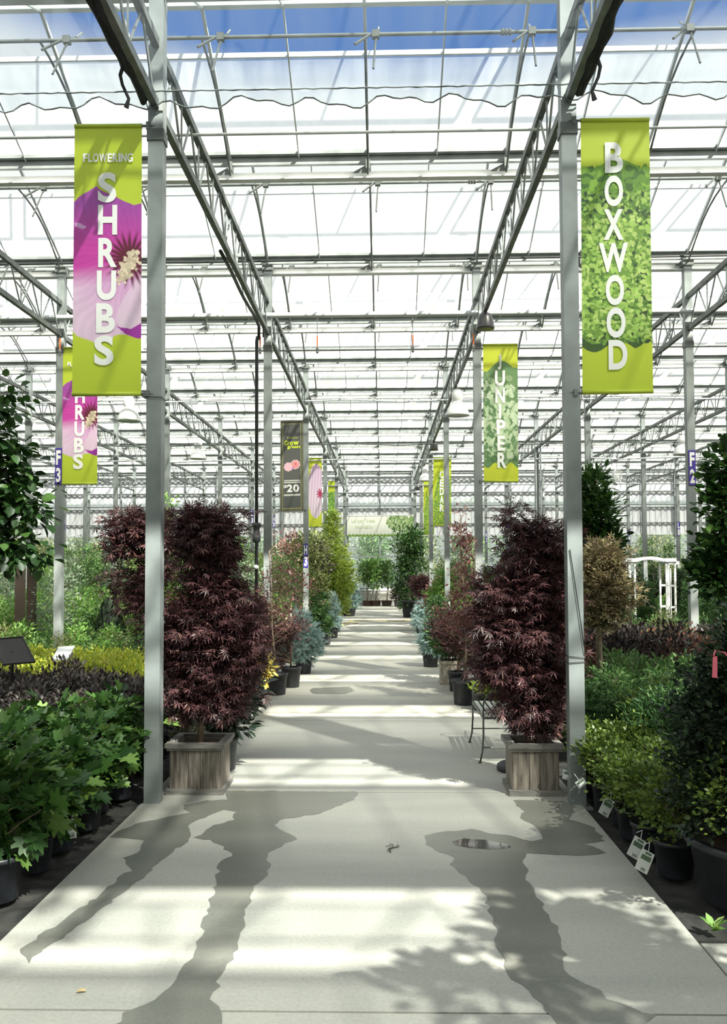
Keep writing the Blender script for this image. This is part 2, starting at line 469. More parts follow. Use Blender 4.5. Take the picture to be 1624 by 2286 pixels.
# ---- steel posts
post_me = MB().box((0, 0, 3.2), (0.115, 0.115, 6.4)).box((0, 0, 0.005), (0.2, 0.2, 0.02)).mesh('post_shaft', galv)
cap_me = MB().box((0, -0.061, 5.17), (0.13, 0.012, 0.09)).box((0, 0.061, 5.17), (0.13, 0.012, 0.09)).box((-.061, 0, 5.17), (0.012, 0.12, 0.09)).box((.061, 0, 5.17), (0.012, 0.12, 0.09)).mesh('post_bracket', galv_dk)
head_me = MB().box((0, 0, 6.42), (0.16, 0.16, 0.10)).mesh('post_head', galv_dk)
posts = {}
for x in rows:
    for k in range(1, 7):
        y = Y1 + BAYY * (k - 1)
        pr = proj((x, y, 1.5))
        if not -60 < pr[0] < 1684: continue
        o = link('steel_post', post_me, None, (x, y, -0.03)); link('post_bracket', cap_me, o); link('post_head', head_me, o)
        tag(o, 'galvanised square steel post %s, %s from the front' % (rowname(x), ORD[k - 1]), 'post', 'steel roof posts')
        posts[(round(x, 2), k)] = o
# ---- lattice girders
def truss_mesh():
    c = MB(); c.box((0, BAYY / 2, 0), (0.055, BAYY - 0.12, 0.07)); c.box((0, BAYY / 2, Z_T - Z_B), (0.055, BAYY - 0.12, 0.07))
    w = MB(); n = 9; dy = (BAYY - 0.2) / n; h = Z_T - Z_B
    for i in range(n):
        a = 0.1 + dy * i
        w.tube([(0, a, 0), (0, a + dy / 2, h)], 0.011, 5); w.tube([(0, a + dy / 2, h), (0, a + dy, 0)], 0.011, 5)
        if i: w.tube([(0, a, 0), (0, a, h)], 0.009, 5)
    return c.mesh('girder_chords', galv_dk), w.mesh('girder_web', galv)
ch_me, web_me = truss_mesh()
for x in rows:
    for k in range(0, 6):
        y = Y1 + BAYY * (k - 1)
        pr = proj((x, y + BAYY, Z_B))
        if not -100 < pr[0] < 1724: continue
        o = link('lattice_girder', ch_me, None, (x, y, Z_B)); link('girder_web', web_me, o)
        tag(o, 'steel lattice girder %s, %s span from the camera' % (rowname(x).replace('row', 'post row'), ORD[k]), 'girder', 'lattice girders over the post rows')

# ---- cross pipes and cables under the roof
def xpipe(name, y, z, r, m, label, sag=0.0, cat='pipe'):
    n = 40 if sag else 2
    pts = [(X0 + (X1 - X0) * i / (n - 1), 0, (sag * math.sin(i * 2.1) if sag else 0)) for i in range(n)]
    tag(MB().tube(pts, r, 8).build(name, m, None, (0, y, z), smooth=True), label, cat, 'pipes and cables crossing under the roof')
xpipe('gas_pipe', 12.7, 5.60, 0.042, alum, 'thick silver pipe crossing the aisle at the second post pair')
xpipe('brace_pipe', 7.7, 5.79, 0.014, alum, 'thin pale brace pipe crossing in front near the banner tops')
xpipe('cable_run', 12.78, 6.46, 0.014, black_met, 'black cable crossing just below the second gutter line', 0.008, 'cable')
xpipe('brace_pipe', 14.4, 5.50, 0.014, galv_dk, 'thin dark brace pipe crossing just behind the second post pair')
xpipe('cable_run', 19.2, 5.58, 0.018, alum, 'loose silver cable run crossing at the third post pair', 0.03, 'cable')
xpipe('cable_run', 22.4, 5.05, 0.016, galv_dk, 'thin dark cable crossing between third and fourth post pairs', 0.03, 'cable')
xpipe('cable_run', 25.6, 5.05, 0.02, alum, 'silver cable run crossing at the fourth post pair', 0.04, 'cable')
xpipe('brace_pipe', 32.0, 4.9, 0.022, alum, 'pale brace pipe crossing at the fifth post pair')
xpipe('brace_pipe', 38.4, 5.2, 0.025, alum, 'pale brace pipe crossing at the sixth post pair')
xpipe('brace_pipe', 38.4, 4.6, 0.02, galv_dk, 'dark lower brace pipe crossing at the sixth post pair')

# ---- far gable wall
corr = mat('ribbed_wall_sheet', (0.58, 0.60, 0.64), 0.55, 0.0, 0.04, 1.0)
def wall_back():
    s = MB(); s.box(((X0 + X1) / 2, YW + 0.1, 0.33), (X1 - X0, 0.2, 0.72)); struct(s.build('wall_back', conc_wall))
    c = MB(); x = X0; step = 0.10; i = 0
    pts = []
    while x < X1:
        off = 0.0 if i % 4 in (0, 1) else 0.025
        pts.append((x, YW + off)); i += 1; x += step if i % 2 else 0.04
    n = len(pts)
    def band(z0, z1, mi):
        c.add([(p[0], p[1], z0) for p in pts] + [(p[0], p[1], z1) for p in pts], [(k, k + 1, n + k + 1, n + k) for k in range(n - 1)], mi)
    band(3.42, 4.75, 0); band(5.25, 6.56, 0); band(4.75, 5.25, 1)
    struct(c.build('wall_back', [corr, sheetmat('light_wall_band', 0.15, (0.9, 0.92, 0.95), (0.85, 0.88, 0.92))]))
    wl = 0
    x = XL - BAYX * 6
    while x < X1:
        wl += 1
        g = MB(); g.box((BAYX / 2, 0, 2.05), (BAYX - 0.08, 0.012, 2.62))
        o = struct(g.build('window_%d' % (300 + wl), glass_vert, None, (x, YW + 0.02, 0)))
        f = MB()
        f.box((0, 0, 2.05), (0.10, 0.10, 2.72)); f.box((BAYX / 2, 0, 2.05), (0.06, 0.07, 2.72))
        f.box((BAYX / 2, 0, 0.72), (BAYX, 0.09, 0.07)); f.box((BAYX / 2, 0, 3.40), (BAYX, 0.10, 0.08)); f.box((BAYX / 2, 0, 2.35), (BAYX, 0.06, 0.07))
        f.build('window_frame', alum, o)
        x += BAYX
    # steel frame standing in front of the sheeting
    fr = MB()
    for x in [XL + BAYX * i for i in range(-6, 8)]:
        fr.box((x, YW - 0.1, 4.9), (0.10, 0.10, 3.3))
        fr.box((x + 1.6, YW - 0.08, 4.9), (0.06, 0.06, 3.2), 1)
    for z in (3.95, 4.70, 5.45, 6.1): fr.box(((X0 + X1) / 2, YW - 0.06, z), (X1 - X0, 0.05, 0.05), 1)
    struct(fr.build('trim_1', [galv, galv_dk]))
wall_back()
gtri = MB()
for yr in (1,):
    gtri.add([(X0, YW, 6.56), (X1, YW, 6.56), (X1, YW, 7.4), (X0, YW, 7.4)], [(0, 1, 2, 3)])
struct(gtri.build('wall_back', corr))
s = MB(); s.box(((X0 + X1) / 2, -9.8, 3.28), (X1 - X0, 0.15, 6.56)); struct(s.build('wall_front', mat('grey_rear_wall', (0.26, 0.28, 0.26), 0.8)))
for nm, x in (('wall_left', X0), ('wall_right', X1)):
    s = MB(); s.box((x, 16, 0.35), (0.15, 51.4, 0.7)); s.add([(x, -9.7, 0.7), (x, YW, 0.7), (x, YW, 6.56), (x, -9.7, 6.56)], [(0, 1, 2, 3)], 1)
    struct(s.build(nm, [conc_wall, glass_side]))
# outside ground, lot and hedge line
s = MB(); s.box((0, 62, -0.2), (90, 40, 0.2)); struct(s.build('floor', mat('pale_yard_concrete', (0.45, 0.45, 0.42), 0.8, 0, 0.1, 1)))

# ---- shade netting drawn over the front, with its gathered black bundles
def netting():
    mb = MB(); rnd = random.Random(5)
    nx, ny = 180, 10
    xs = np.linspace(-5.5, 5.5, nx); 
    hem = [0.022 * math.sin(x * 5.1) + 0.03 * math.sin(x * 11.3 + 1) + 0.02 * math.sin(x * 23 + 2) for x in xs]
    for j in range(ny + 1):
        s = j / ny
        for i, x in enumerate(xs):
            y = -2.0 + (6.36 + 2.0) * s if j < ny else 6.36
            z = 5.43 + 0.006 * math.sin(x * 9 + j)
            mb.v.append((x, y, z))
    for i, x in enumerate(xs): mb.v.append((x, 6.40, 5.36 + hem[i]))
    for j in range(ny + 1):
        for i in range(nx - 1):
            a = j * nx + i
            mb.f.append((a, a + 1, a + nx + 1, a + nx)); mb.m.append(0)
    o = mb.build('shade_netting', cloth_m, smooth=True)
    tag(o, 'grey see-through shade netting drawn flat under the front of the roof', 'netting')
    h = MB(); h.tube([(x, 6.40, 5.355 + hem[i]) for i, x in enumerate(xs)], 0.006, 5); h.build('netting_hem', galv_dk, o)
    h = MB(); h.tube([(x, 6.36, 5.435 + 0.003 * math.sin(x * 40)) for i, x in enumerate(xs)], 0.006, 5); h.build('netting_wire', galv_dk, o)
netting()
def bundle(x, side, lab):
    rnd = random.Random(9 if side < 0 else 4)
    mb = MB()
    for q in range(4):
        pts = []; rs = []
        for i in range(26):
            s = i / 25; y = 2.6 + 3.75 * s
            sw = 1 - 0.55 * s
            pts.append((x + side * 0.06 + rnd.uniform(-.012, .012) + (q % 2 - .5) * 0.05 * sw, y, Z_B - 0.03 + (q // 2) * 0.055 * sw + rnd.uniform(-.012, .012)))
            rs.append((0.042 + rnd.uniform(-.01, .01)) * (1 - 0.45 * s))
        mb.tube(pts, rs, 7)
    o = mb.build('netting_bundle', black_rub, smooth=True)
    tag(o, lab, 'netting')
    t = MB(); t.tube([(x + side * .06, 5.85, 5.36), (x + side * .10, 5.88, 5.28), (x + side * .09, 5.9, 5.22), (x + side * .05, 5.92, 5.13), (x + side * .07, 5.93, 5.07)], [.015, .014, .012, .012, .02], 5)
    t.build('loose_strap', black_rub, o)
bundle(XL, -1, 'black gathered netting bundle along the left girder overhead')
bundle(XR, 1, 'black gathered netting bundle along the right girder overhead')
#PART2
# ================================================================ PRINTED BANNERS AND SIGNS
def attr_mat(name, rough=0.5, transl=0.25):
    if name in MATS: return MATS[name]
    m = bpy.data.materials.new(name); m.use_nodes = True
    t = m.node_tree; b = t.nodes['Principled BSDF']; out = t.nodes['Material Output']
    a = t.nodes.new('ShaderNodeAttribute'); a.attribute_name = 'print'
    t.links.new(a.outputs['Color'], b.inputs['Base Color']); b.inputs['Roughness'].default_value = rough
    tr = t.nodes.new('ShaderNodeBsdfTranslucent'); t.links.new(a.outputs['Color'], tr.inputs[0])
    mx = t.nodes.new('ShaderNodeMixShader'); mx.inputs[0].default_value = transl
    t.links.new(b.outputs[0], mx.inputs[1]); t.links.new(tr.outputs[0], mx.inputs[2]); t.links.new(mx.outputs[0], out.inputs[0])
    MATS[name] = m
    return m
def lin(c):
    c = np.asarray(c, float) / 255.0
    return np.where(c <= 0.04045, c / 12.92, ((c + 0.055) / 1.055) ** 2.4)
def inpoly(U, V, poly):
    ins = np.zeros(U.shape, bool); n = len(poly); j = n - 1
    for i in range(n):
        xi, yi = poly[i]; xj, yj = poly[j]
        c = ((yi > V) != (yj > V)) & (U < (xj - xi) * (V - yi) / (yj - yi + 1e-12) + xi)
        ins ^= c; j = i
    return ins
LIME = lin((190, 208, 58)); WHITE = lin((240, 240, 238))

def pr_flower(U, V):
    img = np.zeros(U.shape + (3,)); img[:] = LIME
    X = 62 + U * 536; Y = 75 + V * 2140
    out = [(50, 700), (90, 655), (130, 625), (180, 600), (240, 560), (270, 590), (330, 620), (400, 650), (450, 680), (540, 715), (610, 695), (610, 1780), (550, 1775), (490, 1750), (440, 1745), (400, 1752), (370, 1775), (300, 1800), (240, 1810), (180, 1785), (130, 1770), (90, 1750), (50, 1700)]
    m = inpoly(X, Y, out)
    dx, dy = X - 505, Y - 1150
    r = np.hypot(dx, dy * 0.9); a = np.arctan2(dy, dx)
    st = 0.5 + 0.5 * np.sin(a * 46 + 2 * np.sin(r * 0.02)); st2 = 0.5 + 0.5 * np.sin(a * 17 + 1.3)
    top = lin((165, 78, 170)); mid = lin((205, 66, 168)); low = lin((222, 172, 216)); pale = lin((236, 214, 232)); dark = lin((120, 20, 70))
    t = np.clip((Y - 700) / 350, 0, 1)[..., None]; c = top * (1 - t) + mid * t
    t2 = np.clip((Y - 1150 - 0.15 * (505 - X)) / 170, 0, 1)[..., None]; c = c * (1 - t2) + low * t2
    t3 = np.clip((r - 250) / 330, 0, 1)[..., None] * t2; c = c * (1 - t3 * 0.7) + pale * t3 * 0.7
    c = c * (0.90 + 0.13 * (st * 0.6 + st2 * 0.4))[..., None]
    wide = inpoly(X, Y, [(600, 1290), (560, 1310), (470, 1440), (415, 1560), (405, 1640), (440, 1690), (520, 1700), (600, 1650)])
    c[wide] = c[wide] * 0.35 + pale * 0.62
    dk = inpoly(X, Y, [(600, 1655), (520, 1702), (440, 1692), (405, 1680), (480, 1745), (560, 1778), (610, 1775)])
    c[dk] = lin((160, 50, 160))
    lp = inpoly(X, Y, [(70, 850), (110, 855), (170, 890), (130, 905), (70, 880)]); c[lp] = lin((214, 160, 214))
    td = np.clip((190 + 40 * np.sin(a * 23) - r) / 80, 0, 1)[..., None]; c = c * (1 - td) + lin((96, 26, 50)) * td
    img[m] = c[m]
    rng = np.random.default_rng(1)
    for k in range(110):
        s = rng.random(); cx = 545 - 110 * s + rng.normal(0, 26); cy = 1090 + 240 * s + rng.normal(0, 18)
        d = np.hypot(X - cx, Y - cy) < rng.uniform(9, 18)
        img[d & m] = lin((236, 218, 190)) * rng.uniform(0.6, 1.0)
    return img
def scatter(img, U, V, n, ax, ay, cols, seed, v0, v1, asp=4.0, ang=None, u_in=None):
    """paint n small leaf shapes, painter's order; asp = banner height / width"""
    rng = np.random.default_rng(seed); H, W = U.shape
    cols = [lin(c) for c in cols]
    for k in range(n):
        cu, cv = rng.uniform(-0.02, 1.02), rng.uniform(v0, v1)
        if u_in is not None and not u_in(cu, cv): continue
        th = rng.uniform(0, 2 * math.pi) if ang is None else ang + rng.normal(0, .5)
        a, b = ax * rng.uniform(.7, 1.25), ay * rng.uniform(.7, 1.25)
        i0, i1 = int((cv - a / asp) * H) - 1, int((cv + a / asp) * H) + 2; j0, j1 = int((cu - a) * W) - 1, int((cu + a) * W) + 2
        i0, i1, j0, j1 = max(0, i0), min(H, i1), max(0, j0), min(W, j1)
        if i0 >= i1 or j0 >= j1: continue
        du = U[i0:i1, j0:j1] - cu; dv = (V[i0:i1, j0:j1] - cv) * asp
        p = du * math.cos(th) + dv * math.sin(th); q = -du * math.sin(th) + dv * math.cos(th)
        msk = (p / a) ** 2 + (q / b) ** 2 < 1
        c = cols[rng.integers(len(cols))] * rng.uniform(.85, 1.12)
        sub = img[i0:i1, j0:j1]; sub[msk] = c
def pr_box(U, V):
    img = np.zeros(U.shape + (3,)); img[:] = LIME
    edge = 0.165 + 0.02 * np.sin(U * 7 + 1); low = 0.835 + 0.02 * np.sin(U * 9) - 0.06 * np.clip(U - .75, 0, 1) * 4
    m = (V > edge) & (V < low)
    t = np.clip((V - .16) / .1, 0, 1)[..., None]
    img[m] = (lin((120, 160, 50)) * (1 - t) + lin((62, 92, 42)) * t)[m]
    scatter(img, U, V, 260, .07, .045, [(70, 110, 40), (104, 150, 48), (130, 172, 60)], 1, .18, .30)
    scatter(img, U, V, 2300, .045, .024, [(52, 78, 40), (86, 128, 50), (120, 160, 66), (150, 190, 84), (176, 208, 104), (98, 140, 54)], 2, .27, .82)
    scatter(img, U, V, 500, .042, .024, [(120, 160, 66), (166, 204, 98), (190, 216, 120)], 3, .36, .80)
    return img
def pr_juniper(U, V):
    img = np.zeros(U.shape + (3,)); img[:] = lin((206, 216, 62))
    m = (V > .17 + .05 * np.sin(U * 5 + 2)) & (V < .885 + .02 * np.sin(U * 14)); img[m] = lin((106, 140, 92))
    m2 = (V > .17) & (V < .30) & (U > .45); img[m2] = lin((110, 146, 96))
    scatter(img, U, V, 120, .12, .10, [(120, 150, 104), (84, 116, 74), (150, 176, 130)], 5, .22, .87)
    rng = np.random.default_rng(8)
    for s in range(190):
        cu, cv, th = rng.uniform(0, 1), rng.uniform(.30, .87), rng.uniform(-.9, .9) - math.pi / 2
        pale = rng.random() < .7; c = [(196, 214, 178), (214, 228, 200), (170, 196, 150)] if pale else [(90, 128, 84)]
        for k in range(9):
            t = k / 9 * .20; bu, bv = cu + math.cos(th) * t, cv + math.sin(th) * t / 4
            for sd in (-1, 1):
                aa = th + sd * 0.8; L = .075 * (1 - k / 14)
                mu, mv = bu + math.cos(aa) * L, bv + math.sin(aa) * L / 4
                H, W = U.shape
                for q in np.linspace(0, 1, 7):
                    i, j = int((bv + (mv - bv) * q) * H), int((bu + (mu - bu) * q) * W)
                    if 0 <= i < H and 0 <= j < W - 1 and .2 < i / H < .90: img[i, j] = lin(c[s % len(c)]); img[i, j + 1] = lin(c[0])
    return img
def pr_cedar(U, V):
    img = np.zeros(U.shape + (3,)); img[:] = lin((198, 212, 56))
    tree = lambda u, v: abs(u - .33) < .30 * min(1, max(0, (v - .16)) * 2.2) or abs(u - .95) < .28 * min(1, max(0, (v - .25)) * 2)
    scatter(img, U, V, 2600, .035, .02, [(72, 112, 50), (100, 146, 62), (132, 172, 84), (150, 190, 90)], 6, .16, 1.0, u_in=tree)
    return img
def pr_plainleaf(U, V):
    img = np.zeros(U.shape + (3,)); img[:] = lin((190, 205, 60))
    scatter(img, U, V, 700, .09, .06, [(72, 112, 50), (100, 146, 62), (120, 160, 70), (150, 190, 90)], 7, .2, .9)
    return img
def pr_pink(U, V):
    img = np.zeros(U.shape + (3,)); img[:] = lin((206, 216, 70))
    m = ((U - .55) / .62) ** 2 + ((V - .48) / .40) ** 2 < 1
    t = np.clip(V, 0, 1)[..., None]; c = lin((222, 190, 222)) * (1 - t) + lin((240, 222, 238)) * t
    st = (0.88 + .14 * np.sin(U * 30 + V * 9))[..., None]; img[m] = (c * st)[m]
    m2 = ((U - .88) / .30) ** 2 + ((V - .52) / .085) ** 2 < .6 + .4 * np.sin(np.arctan2((V - .52) * 4, U - .88) * 9); img[m2] = lin((168, 58, 92))
    return img
def pr_grey(U, V):
    img = np.zeros(U.shape + (3,)); img[:] = lin((92, 94, 92))
    fr = ((U < .10) & (U > .075)) | ((U > .90) & (U < .925)) ; fr |= ((V < .033) & (V > .026) | (V > .972) & (V < .979)) & (U > .075) & (U < .925)
    img[fr] = lin((176, 170, 110)); ed = (U < .02) | (U > .98) | (V < .006) | (V > .994); img[ed] = lin((70, 74, 60))
    def disc(cu, cv, r, c): 
        m = np.hypot(U - cu, (V - cv) * 4) < r * (1 + .05 * np.sin(np.arctan2((V - cv) * 4, U - cu) * 9)); img[m] = lin(c)
    disc(.34, .51, .20, (236, 190, 205)); disc(.66, .485, .21, (236, 196, 196)); disc(.66, .485, .16, (228, 130, 140)); disc(.67, .48, .11, (240, 176, 180)); disc(.67, .48, .06, (214, 100, 112)); disc(.54, .53, .05, (190, 130, 190))
    for v in (.664, .684, .822, .829):
        m = (abs(V - v) < .006) & (U > .14) & (U < .88); img[m] = lin((214, 214, 206))
    m = (abs(V - .185) < .008) & (U > .25) & (U < .78) & (np.sin(U * 90) > -.4); img[m] = lin((170, 176, 70))
    return img
def pr_trees(U, V):
    img = np.zeros(U.shape + (3,)); img[:] = lin((236, 240, 230))
    g = V > .90 + .03 * np.sin(U * 120); img[g] = lin((130, 166, 84))
    scatter(img, U, V, 900, .022, .012, [(150, 176, 120), (120, 152, 92), (180, 196, 150), (104, 138, 84)], 4, .02, .72, .3, u_in=lambda u, v: ((u - .76) / .17) ** 2 + ((v - .33) / .36) ** 2 < 1 or ((u - .96) / .08) ** 2 + ((v - .4) / .36) ** 2 < 1)
    m = (abs(U - .775) < .006) & (V > .5) & (V < .92); img[m] = lin((120, 110, 90))
    return img

def print_sheet(name, corners, fn, nu, nv, m, parent, push=0.0, bulge=0.0):
    TL, TR, BR, BL = corners
    u = np.linspace(0, 1, nu); v = np.linspace(0, 1, nv); U, V = np.meshgrid(u, v)
    img = fn(U, V)
    A = [np.array(c) for c in corners]
    pos = (A[0][None, None] * ((1 - U) * (1 - V))[..., None] + A[1] * (U * (1 - V))[..., None] + A[2] * (U * V)[..., None] + A[3] * ((1 - U) * V)[..., None])
    pos[..., 1] -= push + bulge * np.sin(V * math.pi) * np.sin(U * math.pi) 
    me = bpy.data.meshes.new(name)
    idx = np.arange(nu * nv).reshape(nv, nu)
    f = np.stack([idx[:-1, :-1], idx[1:, :-1], idx[1:, 1:], idx[:-1, 1:]], -1).reshape(-1, 4)
    me.from_pydata(pos.reshape(-1, 3).tolist(), [], f.tolist())
    at = me.color_attributes.new('print', 'FLOAT_COLOR', 'POINT')
    c4 = np.ones((nu * nv, 4), np.float32); c4[:, :3] = img.reshape(-1, 3)
    at.data.foreach_set('color', c4.ravel())
    me.materials.append(m); me.update()
    return link(name, me, parent)

FONT_CACHE = {}
def glyph(ch, bold=0.035):
    key = (ch, bold)
    if key in FONT_CACHE: return FONT_CACHE[key]
    cu = bpy.data.curves.new('glyph', 'FONT'); cu.body = ch; cu.offset = bold; cu.fill_mode = 'FRONT'; cu.resolution_u = 6
    ob = bpy.data.objects.new('glyph', cu); COL.objects.link(ob)
    dg = bpy.context.evaluated_depsgraph_get(); dg.update()
    me = bpy.data.meshes.new_from_object(ob.evaluated_get(dg))
    vs = np.array([v.co[:] for v in me.vertices]); fs = [tuple(p.vertices) for p in me.polygons]
    bpy.data.objects.remove(ob); bpy.data.curves.remove(cu); bpy.data.meshes.remove(me)
    lo, hi = vs.min(0), vs.max(0)
    vs = (vs - lo) / np.maximum(hi - lo, 1e-6)
    FONT_CACHE[key] = (vs[:, :2], fs)
    return FONT_CACHE[key]
def letters(name, corners, items, m, parent, push=0.004, bold=0.035):
    """items: (text, u0, u1, v0, v1) boxes on a sheet given by its corners"""
    A = [np.array(c) for c in corners]; mb = MB()
    for ch, u0, u1, v0, v1 in items:
        vs, fs = glyph(ch, bold)
        U = u0 + (u1 - u0) * vs[:, 0]; V = v1 + (v0 - v1) * vs[:, 1]
        p = A[0] * ((1 - U) * (1 - V))[:, None] + A[1] * (U * (1 - V))[:, None] + A[2] * (U * V)[:, None] + A[3] * ((1 - U) * V)[:, None]
        p[:, 1] -= push
        mb.add([tuple(q) for q in p], fs)
    return mb.build(name, m, parent)
white_ink = mat('white_print', (0.80, 0.81, 0.80), 0.5)
yel_ink = mat('yellow_green_print', tuple(lin((206, 220, 60))), 0.5)
pale_ink = mat('pale_green_print', tuple(lin((206, 216, 190))), 0.5)
print_m = attr_mat('banner_print', 0.45, 0.25)
lime_m = mat('lime_vinyl', tuple(LIME * 0.85), 0.45)
def banner(px, y, fn, nu, nv, lets, label, roll_m, side, bulge=0.01, name='hanging_banner', ink=None, bold=0.035):
    c = [P(*px[0], y), P(*px[1], y), P(*px[2], y), P(*px[3], y)]
    root = empty(name, ((c[2] + c[3]) / 2)); base = root.location.copy()
    c = [tuple(q - base) for q in c]
    print_sheet('banner_sheet', c, fn, nu, nv, print_m, root, 0, bulge)
    if lets: letters('lettering', c, lets, ink or white_ink, root, 0.004 + bulge, bold)
    TL, TR, BR, BL = [Vector(q) for q in c]
    ex = Vector((0.06 * side, 0, 0))
    a, b = (TL, TR) if side > 0 else (TR, TL)        # b = end next to the post when side<0? keep both ends
    MB().tube([TL + Vector((0, .002, 0)), TR + Vector((0, .002, 0))], 0.017, 10).build('top_pocket', roll_m, root, smooth=True)
    MB().tube([BL + Vector((0, .002, 0)), BR + Vector((0, .002, 0))], 0.017, 10).build('bottom_pocket', roll_m, root, smooth=True)
    pe, qe = (TR, BR) if side < 0 else (TL, BL)
    s = -side * 0.10
    m = MB(); m.tube([pe, pe + Vector((s, 0.01, 0))], 0.009, 6); m.box(pe + Vector((s * .5, 0.01, 0)), (0.03, 0.04, 0.06))
    m.build('top_arm', galv_dk, root)
    m = MB(); m.tube([qe, qe + Vector((s, 0.01, 0))], 0.009, 6); m.box(qe + Vector((s * .5, 0.01, 0)), (0.03, 0.04, 0.05)); m.build('bottom_arm', galv_dk, root)
    tag(root, label, 'banner', 'banners hung beside the posts')
    return root
def L(ch, x0, x1, y0, y1, X=(62, 536), Y=(75, 2140)):
    return (ch, (x0 - X[0]) / X[1], (x1 - X[0]) / X[1], (y0 - Y[0]) / Y[1], (y1 - Y[0]) / Y[1])
shr = [L('S', 255, 402, 455, 698), L('H', 258, 410, 716, 955), L('R', 262, 408, 980, 1214), L('U', 252, 404, 1240, 1476), L('B', 248, 396, 1500, 1735), L('S', 236, 388, 1755, 1992)]
flo = []; _x = 136
for c_, w_ in zip('FLOWERING', (36, 34, 44, 62, 36, 42, 16, 44, 46)):
    flo.append(L(c_, _x, _x + w_, 302, 372)); _x += w_ + 4.5
banner([(167, 282), (317, 281), (315, 879), (161, 880)], 6.44, pr_flower, 110, 420, shr + flo, 'tall lime banner reading FLOWERING SHRUBS beside the nearest left post', lime_m, -1)
B = dict(X=(195, 545), Y=(95, 2105))
bxw = [L('B', 382, 525, 275, 515, **B), L('O', 376, 522, 535, 775, **B), L('X', 366, 522, 797, 1035, **B), L('W', 328, 556, 1058, 1285, **B), L('O', 378, 522, 1305, 1540, **B), L('O', 382, 530, 1556, 1790, **B), L('D', 396, 542, 1806, 2034, **B)]
banner([(1297, 269), (1450, 267), (1459, 873), (1301, 876)], 6.44, pr_box, 130, 480, bxw, 'tall banner reading BOXWOOD over green leaves beside the nearest right post', lime_m, 1)
banner([(141, 777), (218, 776), (217, 1079), (138, 1080)], 12.84, pr_flower, 70, 240, shr + flo, 'smaller banner reading SHRUBS farther back on the left, partly hidden', lime_m, 1)
J = dict(X=(785, 390), Y=(145, 1520))
jun = [L('J', 950, 990, 255, 425, **J), L('U', 915, 1030, 435, 610, **J), L('N', 918, 1028, 625, 800, **J), L('I', 955, 985, 815, 970, **J), L('P', 930, 1030, 985, 1150, **J), L('E', 940, 1025, 1165, 1330, **J), L('R', 938, 1042, 1350, 1522, **J)]
banner([(1079, 770), (1156, 769), (1158, 1074), (1081, 1074)], 12.84, pr_juniper, 110, 400, jun, 'banner reading JUNIPER with conifer needles beside the second right post', lime_m, 1)
C = dict(X=(240, 200), Y=(1400, 750))
ced = [L(c, 312, 356, 1550 + 92 * i, 1632 + 92 * i, **C) for i, c in enumerate('CEDAR')]
banner([(968, 1022), (1008, 1021), (1008, 1172), (968, 1173)], 25.64, pr_cedar, 50, 200, ced, 'lime banner reading CEDAR beside the fourth right post', lime_m, 1)
banner([(946, 1074), (970, 1074), (970, 1193), (946, 1194)], 32.04, pr_cedar, 40, 150, [], 'half hidden lime banner with cedar picture beside the fifth right post', lime_m, 1)
Gd = dict(X=(225, 400), Y=(175, 1640))
gr = [L('$', 275, 335, 1340, 1420, **Gd), L('2', 335, 435, 1335, 1475, **Gd), L('0', 448, 555, 1335, 1475, **Gd)]
sg = banner([(628, 941), (676, 940), (677, 1139), (627, 1141)], 19.24, pr_grey, 90, 330, gr, 'grey framed banner reading Grow green and $20 beside the third left post', mat('grey_vinyl', (.10, .10, .095), .5), -1, 0.0)
base = sg.location
cc = [tuple(P(x, y, 19.24) - base) for x, y in [(628, 941), (676, 940), (677, 1139), (627, 1141)]]
letters('green_lettering', cc, [L('G', 285, 355, 528, 620, **Gd), L('r', 352, 392, 550, 620, **Gd), L('o', 394, 446, 550, 620, **Gd), L('w', 448, 555, 545, 615, **Gd), L('g', 340, 388, 635, 690, **Gd), L('r', 392, 425, 632, 672, **Gd), L('e', 428, 468, 632, 672, **Gd), L('e', 472, 515, 632, 672, **Gd), L('n', 520, 575, 632, 672, **Gd)], yel_ink, sg, 0.006)
mb = MB(); TL, TR, BR, BL = [Vector(q) for q in cc]
for a, b in ((TL, TR), (TR, BR), (BR, BL), (BL, TL)): mb.beam(a, b, 0.03, 0.03)
mb.build('banner_frame', mat('olive_frame', (0.16, 0.16, 0.11), 0.4, 0.3), sg)
banner([(690, 1023), (719, 1023), (719, 1175), (689, 1176)], 25.64, pr_pink, 40, 160, [], 'lime banner with a pale pink flower beside the fourth left post', lime_m, -1)
banner([(733, 1075), (748, 1075), (748, 1194), (733, 1194)], 32.04, pr_plainleaf, 30, 120, [], 'narrow sliver of green leaf banner beside the fifth left post', lime_m, -1)
# far wall banner
c = [P(775, 1152, 41.5), P(926, 1150, 41.5), P(926, 1197, 41.5), P(775, 1198, 41.5)]
root = empty('wall_banner', c[3]); c = [tuple(q - root.location) for q in c]
print_sheet('banner_sheet', c, pr_trees, 220, 80, print_m, root)
MB().tube([c[0], c[1]], 0.02, 6).build('top_hem', white_met, root)
t1, t2 = 'Larger Trees', 'Available'
def words(s, u0, u1, v0, v1):
    n = len(s); out = []
    for i, ch in enumerate(s):
        if ch == ' ': continue
        w = (u1 - u0) / n; tall = ch.isupper() or ch in 'lbdkh'
        k = .35 if ch in 'il' else .85
        out.append((ch, u0 + w * i + w * (1 - k) / 2, u0 + w * i + w * (1 + k) / 2, v0 if tall else v0 + (v1 - v0) * .3, v1 + (.04 if ch == 'g' else 0)))
    return out
letters('lettering', c, words(t1, .07, .42, .12, .30) + words(t2, .12, .38, .42, .60), pale_ink, root, 0.02, 0.03)
tag(root, 'long white banner reading Larger Trees Available high on the far wall', 'banner')

